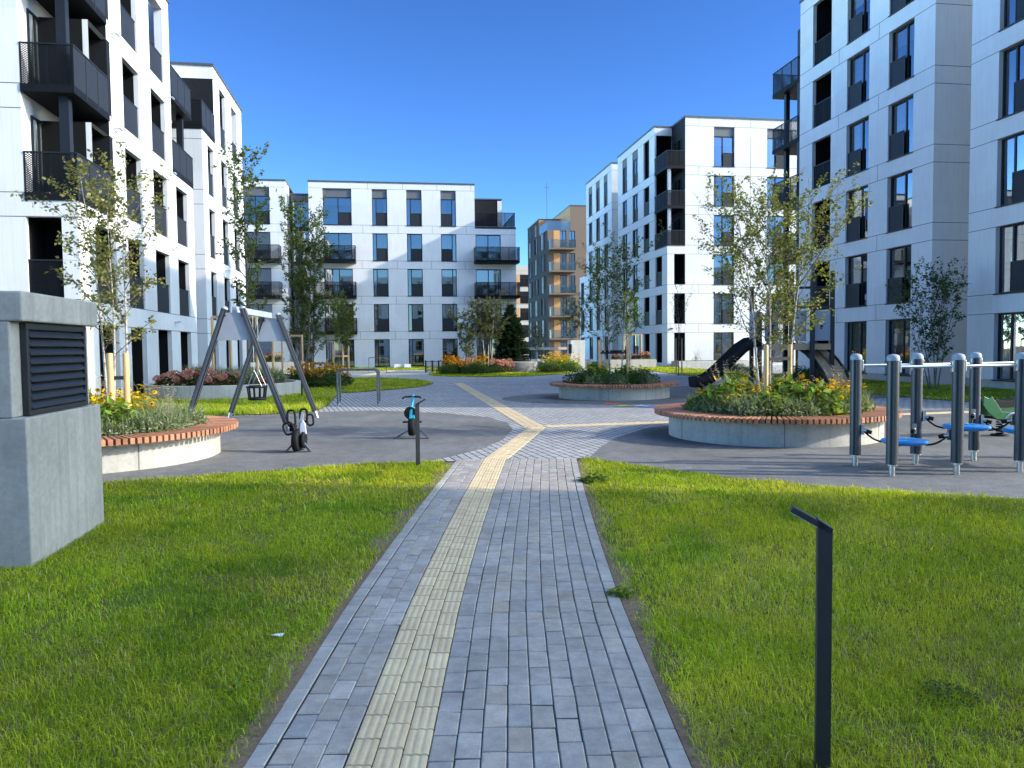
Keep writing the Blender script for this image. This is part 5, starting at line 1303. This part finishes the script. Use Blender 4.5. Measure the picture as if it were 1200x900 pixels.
# ---- spring rider behind the balance course
def rider():
    x, y = 8.35, 13.1; r = thing('spring_rider', 'green spring rider with a black seat and a thin hoop beyond the balance course', 'spring rider', (x, y, 0), .15)
    mb = MB(); mb.tube([(.055*math.cos(q), .055*math.sin(q), .03+.27*q/(14*PI)) for q in np.linspace(0, 14*PI, 120)], .012, 6); mb.lathe([(.14, 0), (.14, .03), (.05, .032)], 18); mb.build('spring', M['rubber'], r)
    def plate(name, out, y0, y1, m):
        mb = MB(); n = len(out); mb.add([(a, y0, b) for a, b in out]+[(a, y1, b) for a, b in out], [tuple(range(n))[::-1], tuple(range(n, 2*n))]+[(i, (i+1) % n, (i+1) % n+n, i+n) for i in range(n)]); return mb.build(name, M[m], r, bevel=.006)
    body = [(-.45, .70), (-.36, .66), (-.30, .70), (-.2, .57), (-.1, .43), (.1, .42), (.25, .47), (.36, .6), (.45, .74), (.5, .62), (.45, .45), (.3, .3), (-.2, .3), (-.36, .42), (-.46, .55)]
    for y0 in (-.16, .13): plate('side_panel', body, y0, y0+.03, 'green')
    plate('seat', [(-.26, .55), (-.2, .66), (-.08, .61), (.08, .61), (.22, .64), (.3, .58), (.2, .5), (-.15, .49)], -.125, .125, 'rubber')
    mb = MB(); mb.box(-.2, .2, -.125, .125, .30, .34); mb.build('base_board', M['rubber'], r, bevel=.01)
    mb = MB(); mb.tube([(.02+.22*math.cos(q), -.3, .24+.18*math.sin(q)) for q in np.linspace(-.1, PI+.1, 18)], .013, 7); mb.tube([(-.2, -.3, .23), (-.15, -.1, .3)], .013, 6); mb.tube([(.24, -.3, .23), (.15, -.1, .3)], .013, 6); mb.build('foot_hoop', M['steel'], r)
rider()
# ---- play tower with slide and arched ramp
def tower():
    o = Vector((9.5, 26.4, 0)); r = thing('play_tower', 'charcoal play tower with a dark slide, grey panels and an arched timber ramp', 'play tower', o)
    Q = lambda x, y: (x-o.x, y-o.y)
    posts = [(8.32, 25.8, 2.7), (8.55, 27.4, 3.6), (9.42, 25.9, 4.0), (9.75, 27.4, 3.8), (10.05, 25.7, 4.0), (10.75, 25.8, 4.05), (10.78, 27.4, 4.05), (9.05, 26.9, 3.3)]
    for x, y, h in posts:
        x, y = Q(x, y); mb = MB(); mb.box(x-.065, x+.065, y-.065, y+.065, -.02, h); mb.build('post', M['darkmetal'], r, bevel=.012)
    mb = MB(); x0, y0 = Q(8.3, 25.8); x1, y1 = Q(10.8, 27.4); mb.box(x0, x1, y0, y1, 1.50, 1.60); mb.box(x0+.1, x1-.1, y0-.06, y0-.01, 1.42, 1.62); mb.build('deck', M['oldwood'], r)
    for xa, xb, yy in ((7.98, 8.26, 25.82), (8.85, 9.33, 26.9), (9.52, 9.92, 25.9), (10.16, 10.68, 25.78)):
        a, y = Q(xa, yy); b, _ = Q(xb, yy); mb = MB(); mb.box(a, b, y-.015, y+.015, 1.72, 2.72); p = mb.build('panel', M['lightpanel'], r, bevel=.02)
        mb = MB(); R = random.Random(int(xa*100))
        for _ in range(6 if xb-xa > .4 else 0): cx = R.uniform(a+.08, b-.08); cz = R.uniform(1.9, 2.5); mb.box(cx-.03, cx+.03, y-.02, y-.0155, cz-.025, cz+.025)
        if mb.f: mb.build('panel_hole', M['frame'], p)
    for z in (2.85, 3.5):
        mb = MB(); a = Q(9.42, 25.9); b = Q(10.75, 25.8); mb.beam((*a, z), (*b, z), .06, .08); mb.build('cross_beam', M['darkmetal'], r)
    # slide: open channel
    path = [(8.30, 25.95, 1.62), (8.05, 25.9, 1.60), (7.75, 25.82, 1.42), (7.3, 25.7, 1.02), (6.9, 25.6, .66), (6.55, 25.5, .42), (6.25, 25.42, .32), (5.98, 25.35, .30)]
    mb = MB(); prof = [(-.30, .26), (-.26, .26), (-.24, .04), (-.15, -.02), (.15, -.02), (.24, .04), (.26, .26), (.30, .26), (.29, -.02), (.18, -.08), (-.18, -.08), (-.29, -.02)]
    n = len(prof); pv = [Vector(p)-o for p in path]; V = []
    for i, p in enumerate(pv):
        d = (pv[min(i+1, len(pv)-1)]-pv[max(i-1, 0)]).normalized(); s = Vector((d.y, -d.x, 0)).normalized(); u = s.cross(d); u = u if u.z > 0 else -u
        V += [p+s*a+u*b for a, b in prof]
    mb.add(V, [(i*n+j, i*n+(j+1) % n, (i+1)*n+(j+1) % n, (i+1)*n+j) for i in range(len(pv)-1) for j in range(n)], 0, True); mb.add(V[:n], [tuple(range(n))]); mb.add(V[-n:], [tuple(range(n))[::-1]])
    for q in (6.3,): x, y = Q(q, 25.43); mb.box(x-.04, x+.04, y-.15, y+.15, -.02, .26)
    mb.build('slide', M['rubber'], r)
    # arched ramp
    cv = [(10.15, 27.2, 1.62), (10.2, 26.95, 1.62), (10.3, 26.6, 1.52), (10.44, 26.2, 1.32), (10.58, 25.85, 1.03), (10.7, 25.55, .68), (10.78, 25.3, .3), (10.82, 25.12, 0)]
    cv = [Vector(p)-o for p in cv]; s = Vector((.95, .2, 0)).normalized(); fine = []
    for i in range(len(cv)-1):
        for t in range(4): fine.append(cv[i].lerp(cv[i+1], t/4))
    fine.append(cv[-1]); mb = MB()
    for a, b in zip(fine, fine[1:]): m_ = (a+b)/2; d = (b-a); e = d.normalized()*.006; mb.beam(m_-s*.40, m_+s*.40, max(.03, d.length-.012), .035, 0, up=s.cross(d))
    mb.build('ramp_boards', M['oldwood'], r)
    for sg in (-1, 1):
        mb = MB()
        for a, b in zip(fine, fine[1:]): mb.beam(a+s*sg*.43, b+s*sg*.43+(b-a)*.05, .05, .16, 0)
        mb.build('ramp_stringer', M['darkmetal'], r)
    mb = MB(); mb.tube([p+Vector((0, -.02, .05))+s*(-.05+.1*i/len(fine)) for i, p in enumerate(fine[2:-5])], .011, 6); mb.build('climbing_rope', M['rubber'], r)
tower()
# ---- star and rainbow shapes painted on the asphalt
def paintmat(n, c): return plain(n, c, .8, var=.15, scale=20)
mb = MB(); cols = [(.75, .12, .03), (.75, .6, .1), (.55, .7, .65), (.35, .25, .6), (.8, .4, .1), (.75, .06, .05)]
ms = [paintmat('play_paint', c) for c in cols]
for i, (x, y) in enumerate(((2.75, 21.35), (3.0, 20.55), (3.45, 20.5), (3.65, 20.05), (4.0, 20.4), (4.25, 19.7))):
    n = 10; mb.add([(x+(.34 if j % 2 else .15)*1.1*math.cos(2*PI*j/n+i), y+(.34 if j % 2 else .15)*1.2*math.sin(2*PI*j/n+i), .013) for j in range(n)], [tuple(range(n))], i)
tag(mb.build('painted_play_shapes', ms), kind='structure')
# ---- beds, low walls, fences at the back
def low_wall(name, label, cat, v0, v1, u0, u1, h, mat='conc2', group=None):
    p = W((v0+v1)/2, (u0+u1)/2); r = thing(name, label, cat, p, TH, group); a = (v1-v0)/2; b = (u1-u0)/2
    mb = MB(); mb.box(-a, a, -b, b, -.05, h); mb.build('body', M[mat], r, bevel=.02)
    mb = MB(); mb.box(-a+.12, a-.12, -b+.12, b-.12, h+.002, h+.03); mb.build('soil', M['soil'], r); return r
low_wall('raised_planter', 'long pale raised concrete planter at the foot of the middle right block, staked tree inside', 'planter', 15.6, 19.2, 54.2, 56, .62)
low_wall('raised_planter', 'low concrete planter in front of the rear wing', 'planter', 12.3, 15.3, 58.0, 59.8, .55)
low_wall('raised_planter', 'concrete planter against the corner of the middle right block', 'planter', 20.9, 26.5, 54.2, 55.7, .45)
low_wall('raised_planter', 'concrete planter at the foot of the back block left of centre', 'planter', -11.5, -6.2, 58.2, 60, .7)
def bench_block():
    r = thing('curved_bench', 'grey curved concrete bench between the two flower beds in the middle distance', 'bench', (.52, 49.8, 0)); mb = MB()
    n = 24; A = [(1.15*math.cos(PI+PI*j/(n-1)), .62*math.sin(PI+PI*j/(n-1))) for j in range(n)]+[(1.15, .5), (-1.15, .5)]
    k = len(A); mb.add([(x*.96, y*.94, -.03) for x, y in A]+[(x, y, .62) for x, y in A]+[(x*.97, y*.97, .68) for x, y in A], [(i, (i+1) % k, (i+1) % k+k, i+k) for i in range(k)]+[(i+k, (i+1) % k+k, (i+1) % k+2*k, i+2*k) for i in range(k)]+[tuple(range(2*k, 3*k))], 0)
    mb.build('body', M['conc'], r)
bench_block()
for x0, x1, lab in ((462, 469, 'left of two small white concrete blocks at the foot of the back block'), (474, 481, 'right of two small white concrete blocks at the foot of the back block')):
    a = G(x0, 432); b = G(x1, 432); r = thing('window_well', lab, 'concrete block', ((a[0]+b[0])/2, a[1], 0), TH); mb = MB(); w = (b[0]-a[0])/2; mb.box(-w, w, -.3, .3, -.05, .36); mb.box(-w*.8, w*.8, -.303, -.3005, .02, .1, 1); mb.build('body', [M['whitep'], M['dark_room']], r, bevel=.02)
def fence(name, label, pts, h, n_, panel='railpanel', rail=None):
    o = Vector((*pts[0], 0)); r = thing(name, label, 'fence', o)
    for a, b in zip(pts, pts[1:]):
        a = Vector((*a, 0))-o; b = Vector((*b, 0))-o
        for i in range(n_+1):
            p = a.lerp(b, i/n_); mb = MB(); mb.box(p.x-.05, p.x+.05, p.y-.05, p.y+.05, -.05, h); mb.build('post', M['darkmetal'], r)
        d = (b-a).normalized(); mb = MB(); L_ = (b-a).length; q = 0
        while q < L_: p = a+d*q; mb.box(p.x-.012, p.x+.012, p.y-.012, p.y+.012, .12, h-.08); q += .11
        mb.beam(a+Vector((0, 0, h-.06)), b+Vector((0, 0, h-.06)), .03, .04); mb.beam(a+Vector((0, 0, .12)), b+Vector((0, 0, .12)), .03, .04); mb.build('bar_panel', M['darkmetal'], r)
        if rail: mb = MB(); mb.beam(a+Vector((0, 0, h+.14)), b+Vector((0, 0, h+.14)), .2, .3); mb.build('capping', M[rail], r)
fence('low_fence', 'short dark metal fence with thick posts left of the middle flower bed', [G(499, 436.5), G(522, 436.5)], .8, 3)
fence('yard_fence', 'dark fence with a pale capping in the gap before the tan building', [tuple(W(11.2, 86)[:2]), tuple(W(20.2, 88)[:2])], 1.3, 4, rail='conc2')
# beds of flowers in the middle distance (individual clumps)
def scatter(kind, spots, lab, grp, z=.02, s=(1, 1.5), seed=1):
    R = random.Random(seed)
    for x, y in spots:
        sc = R.uniform(*s)
        if kind not in PROTO: PROTO[kind] = plant(kind, lab, (x, y, z), grp, seed=31, scale=sc); continue
        dup(PROTO[kind], (x, y, z), R.random()*6, sc, lab, grp)
R = random.Random(12)
bed = lambda x0, x1, y0, y1, n: [(R.uniform(x0, x1), R.uniform(y0, y1)) for _ in range(n)]
scatter('orange', bed(-3.9, -1.2, 46.2, 48.4, 11), 'orange coneflower clump in the bed left of the curved bench', 'orange coneflowers left of the curved bench', s=(1.3, 1.9))
scatter('shrub', bed(-4.2, -.9, 45.0, 46.0, 9), 'dark low shrub along the front of the bed left of the curved bench', 'dark shrubs left of the curved bench', s=(.8, 1.15))
scatter('hyd', bed(-1.4, -.3, 47.3, 49.5, 5), 'pinkish hydrangea in the bed beside the curved bench', 'hydrangeas beside the curved bench', s=(1.1, 1.5))
scatter('rud', bed(2.3, 4.4, 47.6, 50.5, 9), 'yellow flower clump in the bed right of the curved bench', 'yellow flowers right of the curved bench', s=(1.4, 2.0))
scatter('shrub', bed(1.9, 5.0, 46.2, 47.2, 9), 'dark low shrub along the front of the bed right of the curved bench', 'dark shrubs right of the curved bench', s=(.8, 1.15), seed=3)
scatter('orange', bed(-8.9, -7.3, 31.2, 33.2, 9), 'orange flowering bush right of the hydrangea planter behind the swing', 'orange bushes right of the hydrangea planter', s=(1.2, 1.8), seed=4)
scatter('shrub', bed(-9.6, -6.9, 30.4, 31.5, 6), 'dark low bush right of the hydrangea planter behind the swing', 'dark bushes right of the hydrangea planter', s=(.8, 1.2), seed=5)
scatter('shrub', bed(11.8, 13.6, 41.5, 43.5, 4), 'dark low shrub on the lawn behind the slide', 'dark shrubs behind the slide', s=(.8, 1.2), seed=6)
scatter('shrub', bed(12.0, 12.6, 30.2, 32.5, 5), 'dark shrub at the foot of the right block behind the ramp', 'dark shrubs behind the ramp', s=(.9, 1.4), seed=7)
scatter('nep', [(C4[0]+rd*math.cos(a), C4[1]+rd*math.sin(a)) for a, rd in ((5.6, 1.2), (6.1, 1.0), (.2, 1.5), (5.2, .6), (1.6, 1), (3.1, 1), (2.4, 1.5))], 'grey green plant behind the hydrangeas', 'grey green plants behind the hydrangeas', .45, (1.2, 1.7))
scatter('hyd', [tuple(W(v, 55.1)[:2]) for v in (16.4, 17.1, 17.9, 18.6)], 'pink hydrangea in the raised planter by the middle right block', 'hydrangeas in the raised planter', .6, (.7, 1.0), 8)
scatter('sprig', [tuple(W(v, 54.9)[:2]) for v in (22.6, 25.2)], 'thin twiggy shrub in front of the sunlit white wall', 'twiggy shrubs before the white wall', .42, (1.3, 1.8))
scatter('orange', [tuple(W(v, 59)[:2]) for v in (-11, -10.2, -9.3, -8.4)], 'rusty flowering bush in the planter at the foot of the back block', 'rusty bushes at the back block', .65, (1, 1.4), 9)
# weeds and litter in the grass
for x, y, k, sc, lab in ((696, 566, 'broad', .42, 'dark green weed tuft spilling over the right path edge at its far end'), (727, 700, 'broad', .26, 'small dark weed tuft at the right path edge halfway along'), (1110, 822, 'shrub', .30, 'dark clover patch in the right lawn beyond the near bollard light'), (276, 812, 'broad', .22, 'small broad leaved weed in the near left lawn')):
    o = dup(PROTO[k], (*G(x, y), -.03), random.random()*6, sc, lab); o.name = 'weed_tuft'; o['category'] = 'weed'; del o['group']; o.scale = (sc, sc, sc*.6)
x, y = G(325, 752); r = thing('paper_scrap', 'small white scrap of litter lying in the left lawn', 'litter', (x, y, .035)); mb = MB()
mb.add([(-.035, -.01, .006), (.03, -.016, 0), (.038, .012, .008), (-.03, .014, 0), (-.035, -.01, .008), (.03, -.016, .002), (.038, .012, .01), (-.03, .014, .002)], [(0, 1, 2, 3), (7, 6, 5, 4)]); mb.build('paper', M['whitep'], r)
# ------------------------------------------------------------------ trees
def stakes(label, pts, h, r_=.04, bars=(), belt=None, mat='stake'):
    o = Vector(pts[0]); t_ = thing('tree_stakes', label, 'tree stakes', o)
    pv = [Vector(p)-o for p in pts]
    for p in pv: mb = MB(); mb.tube([p+Vector((0, 0, -.15)), p+Vector((0, 0, h-.02)), p+Vector((0, 0, h))], [r_, r_, r_*.8], 10); mb.build('stake', M[mat], t_)
    for a, b, z, m in bars: mb = MB(); mb.beam(pv[a]+Vector((0, 0, z)), pv[b]+Vector((0, 0, z)), .05 if m != 'rubber' else .02, .09 if m != 'rubber' else .055); mb.build('crossbar' if m != 'rubber' else 'tie_belt', M[m], t_)
    return t_
make_tree('birch_tree', 'slender multi stem birch in the left planter behind the vent shaft', 'tree', (C1[0]+.52, C1[1]-.15, .35), [(-.12, 0, 3.9, -.25, 0), (.08, .1, 4.1, .1, .1), (0, -.12, 3.5, .15, -.1)], .026, .33, 1.3, 19, 32, .066, [(.19, .20, .05), (.15, .165, .04), (.25, .23, .07), (.11, .13, .035), (.29, .26, .11)], 'oval', seed=3)
sx, sy = C1[0]+.62, C1[1]-.5
stakes('two round pine stakes with a black tie belt holding the left birch', [(sx, sy, .3), (sx+.17, sy+.12, .3)], 1.28, .045, [(0, 1, .92, 'rubber')])
make_tree('birch_tree', 'airy multi stem birch in the planter before the slide', 'tree', (C3[0]-.0, C3[1]+.1, .35), [(-.16, 0, 3.6, -.45, 0), (0, .1, 3.95, .05, .1), (.3, 0, 3.7, .35, 0), (-.04, -.1, 3.3, -.12, -.2)], .03, .30, 2.15, 23, 33, .060, GREENS['birch'], 'oval', seed=8)
bx, by = C3[0]-.36, C3[1]-.75
stakes('two pine stakes with a black belt at the birch before the slide', [(bx, by, .3), (bx+.62, by+.6, .3)], 1.30, .038, [(0, 1, 1.06, 'rubber')])
make_tree('young_birch_tree', 'thin young birch in the shaded plaza planter', 'tree', (C2[0], C2[1], .35), [(-.1, 0, 4.3, -.2, 0), (.25, .1, 4.4, .35, .1), (-.2, -.1, 3.7, -.4, 0)], .032, .34, 2.2, 19, 24, .08, GREENS['hornbeam']+GREENS['birch'][:2], 'column', seed=13)
stakes('four weathered stakes with black belts around the young birch in the shaded planter', [(C2[0]-.5, C2[1]-.4, .3), (C2[0]+.35, C2[1]-.6, .3), (C2[0]-.35, C2[1]+.5, .3), (C2[0]+.55, C2[1]+.4, .3)], 1.5, .045, [(0, 1, 1.1, 'rubber'), (0, 2, 1.2, 'rubber'), (1, 3, .95, 'rubber'), (2, 3, 1.15, 'rubber')], mat='oldwood')
make_tree('poplar_tree', 'tall slim columnar poplar in the hydrangea planter', 'tree', (-9.05, 26.4, .4), [(0, 0, 7.9, .05, 0)], .075, .26, 2.0, 50, 20, .115, GREENS['poplar'], 'column', (40, 70), 'bark', seed=21, twig=4)
stakes('pale timber stake frame around the trunk of the slim poplar', [(-10.1, 26.0, .4), (-8.62, 26.0, .4), (-8.35, 26.9, .4), (-9.9, 27.1, .4)], 2.35, .045, [(0, 1, 2.33, 'oldwood'), (2, 3, 2.33, 'oldwood')])
make_tree('hornbeam_tree', 'dark dense columnar hornbeam with many stems before the back block', 'tree', (-10.7, 40, 0), [(0, 0, 9.2, -.25, 0), (.3, .2, 8.6, .3, .1), (-.25, -.1, 8.8, -.5, 0), (.1, -.2, 7.0, .5, -.2)], .06, .12, 2.3, 38, 24, .12, GREENS['hornbeam'], 'column', (45, 72), 'bark', seed=23, twig=4)
stakes('brown stake frame with top bars in front of the dark hornbeam', [(-11.4, 38.2, 0), (-10.4, 38.2, 0)], 2.35, .05, [(0, 1, 2.3, 'oldwood')], mat='oldwood')
make_tree('small_tree', 'small yellow green tree right of the dark hornbeam', 'tree', (-10.1, 45, .3), [(0, 0, 4.3, 0, 0), (.2, 0, 3.6, .4, 0)], .04, .32, 1.9, 22, 34, .12, GREENS['lime'], 'oval', bark='bark', seed=25)
stakes('bundle of pale stakes round the small yellow green tree', [(-10.4, 44.8, 0), (-9.85, 44.8, 0), (-9.6, 45.2, 0)], 1.9, .05, [(0, 1, 1.2, 'stake'), (1, 2, 1.2, 'stake')])
make_tree('bushy_tree', 'low vase shaped bushy tree left of the pale birch by the spruce', 'tree', (-2.95, 50, .3), [(0, 0, 3.2, -.5, 0), (.1, 0, 3.3, .4, 0), (0, .1, 3.5, 0, .2)], .03, .2, 1.7, 16, 34, .12, GREENS['lime']+GREENS['olive'], 'vase', bark='bark', seed=27)
make_tree('pale_birch_tree', 'pale olive birch with white stems left of the spruce', 'tree', (-1.55, 50.6, .3), [(-.2, 0, 4.1, -.4, 0), (.2, 0, 4.2, .3, 0), (0, .2, 3.9, 0, .3)], .045, .36, 2.3, 22, 36, .11, GREENS['olive'], 'oval', seed=29)
spruce('spruce_tree', 'dark conical spruce in front of the gap between the blocks', 'tree', (-.05, 52, 0), 4.6, 3.3)
make_tree('pale_sapling', 'small pale sapling by the tan building', 'tree', (1.95, 62, 0), [(0, 0, 3.3, 0, 0), (.1, 0, 2.9, .2, 0)], .03, .35, 1.3, 14, 30, .10, GREENS['pale'], 'oval', seed=33)
make_tree('thin_tree', 'nearly bare thin young tree before the sunlit front of the middle right block', 'tree', (8.9, 41, 0), [(0, 0, 4.6, 0, 0)], .028, .34, 1.7, 22, 6, .07, GREENS['olive'], 'oval', (45, 70), 'bark', seed=35)
stakes('two dark stakes with a tie at the nearly bare young tree', [(8.75, 40.9, 0), (9.1, 41.1, 0)], 2.0, .035, [(0, 1, 1.9, 'rubber')], mat='oldwood')
p = W(17.4, 55.1); make_tree('young_tree', 'narrow yellow green young tree in the raised planter by the middle right block', 'tree', (p.x, p.y, .6), [(0, 0, 5.0, 0, 0)], .05, .32, 1.9, 30, 30, .12, GREENS['lime']+GREENS['fresh'], 'column', bark='stake', seed=37)
stakes('pale stakes beside the narrow young tree in the raised planter', [(p.x-.4, p.y-.1, .5), (p.x+.9, p.y-.1, .5)], 2.0, .05, [(0, 1, 1.95, 'stake')])
p = W(13.8, 59); make_tree('thin_tree', 'thin dark stemmed tree in the low planter before the rear wing', 'tree', (p.x, p.y, .5), [(0, 0, 4.6, .1, 0), (.9, .3, 4.2, .1, 0)], .04, .34, 1.9, 20, 20, .11, GREENS['hornbeam'], 'oval', bark='bark', seed=39)
make_tree('shrub_tree', 'vase shaped dark shrub tree against the slot of the right block', 'tree', (14.45, 26.3, .1), [(-.1, 0, 3.7, -.75, 0), (.05, 0, 3.9, -.25, .1), (.1, .1, 3.9, .3, 0), (.15, 0, 3.6, .8, .1), (0, -.1, 3.4, .1, -.4), (-.1, .1, 3.0, -1.0, .2)], .026, .22, 1.15, 15, 30, .095, GREENS['dark']+GREENS['hornbeam'], 'vase', (50, 78), 'bark', seed=41, twig=3)
# ------------------------------------------------------------------ sky, sun, camera
EL, AZ = math.radians(24.3), math.radians(9.5)
sdir = Vector((math.cos(AZ)*math.cos(EL), -math.sin(AZ)*math.cos(EL), math.sin(EL)))
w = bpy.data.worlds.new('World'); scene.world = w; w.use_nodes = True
n = w.node_tree; bg = n.nodes['Background']; sky = N(n, 'ShaderNodeTexSky'); sky.sky_type = 'NISHITA'; sky.sun_disc = False
sky.sun_elevation = EL; sky.sun_rotation = math.atan2(sdir.x, sdir.y); sky.air_density = 1.0; sky.dust_density = .02; sky.ozone_density = 1.3; sky.altitude = 50
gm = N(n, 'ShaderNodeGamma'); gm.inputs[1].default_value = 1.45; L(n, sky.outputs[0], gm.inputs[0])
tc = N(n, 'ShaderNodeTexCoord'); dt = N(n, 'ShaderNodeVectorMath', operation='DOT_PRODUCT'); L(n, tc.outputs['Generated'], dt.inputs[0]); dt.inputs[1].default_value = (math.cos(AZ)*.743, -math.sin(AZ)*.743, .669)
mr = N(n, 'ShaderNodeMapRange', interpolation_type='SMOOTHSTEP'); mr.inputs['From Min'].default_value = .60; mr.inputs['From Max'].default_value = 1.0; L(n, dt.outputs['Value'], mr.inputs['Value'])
glow = mix(n, mr.outputs[0], (.31, .50, .78), (1.5, .88, .42)); sc_ = N(n, 'ShaderNodeMapRange'); sc_.inputs['To Min'].default_value = 1; sc_.inputs['To Max'].default_value = 7.6; L(n, mr.outputs[0], sc_.inputs['Value'])  # added warm glow above the sun as fill, rest of the sky tinted blue
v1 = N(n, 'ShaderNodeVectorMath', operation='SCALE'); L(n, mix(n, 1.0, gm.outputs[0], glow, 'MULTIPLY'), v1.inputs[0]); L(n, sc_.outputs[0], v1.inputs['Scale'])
m2 = N(n, 'ShaderNodeMapRange', interpolation_type='SMOOTHSTEP'); m2.inputs['From Min'].default_value = -.4; m2.inputs['From Max'].default_value = -.75; m2.inputs['To Min'].default_value = 1; m2.inputs['To Max'].default_value = 4.3; L(n, dt.outputs['Value'], m2.inputs['Value'])  # added sky lift opposite the sun, brightens the shaded right-hand fronts
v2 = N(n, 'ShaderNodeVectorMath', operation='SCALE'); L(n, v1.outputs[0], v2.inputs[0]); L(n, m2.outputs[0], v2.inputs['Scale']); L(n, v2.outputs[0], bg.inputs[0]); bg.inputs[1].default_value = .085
sl = bpy.data.lights.new('sun', 'SUN'); sl.energy = 3.0; sl.angle = math.radians(.53); sl.color = (1, .93, .82)
so = bpy.data.objects.new('sun', sl); COL.objects.link(so); so.rotation_euler = sdir.to_track_quat('Z', 'Y').to_euler(); so.location = (20, -5, 30)
cam = bpy.data.cameras.new('camera'); cam.sensor_width = 36; cam.lens = 27.0; cam.clip_end = 2000; cam.clip_start = .05
co = bpy.data.objects.new('camera', cam); COL.objects.link(co)
c, s = math.cos(ROLL), math.sin(ROLL); cp, sp_ = math.cos(PITCH), math.sin(PITCH)
def pit(x, y, z): return Vector((x, y*cp+z*sp_, -y*sp_+z*cp))
rt = pit(c, 0, -s); upv = pit(s, 0, c); fw = pit(0, 1, 0)
mt = Matrix((( rt.x, upv.x, -fw.x, 0), (rt.y, upv.y, -fw.y, 0), (rt.z, upv.z, -fw.z, EYE), (0, 0, 0, 1)))
co.matrix_world = mt; scene.camera = co
scene.view_settings.view_transform = 'Standard'; scene.view_settings.look = 'None'; scene.view_settings.exposure = 1.0; scene.view_settings.gamma = 1
scene.view_settings.use_curve_mapping = False
cy = scene.cycles
cy.max_bounces = 8; cy.diffuse_bounces = 3; cy.glossy_bounces = 4; cy.transparent_max_bounces = 24; cy.transmission_bounces = 4; cy.caustics_reflective = False; cy.caustics_refractive = False
cy.use_adaptive_sampling = True; cy.adaptive_threshold = .01
try: cy.use_denoising = True; cy.denoiser = 'OPENIMAGEDENOISE'
except Exception: pass
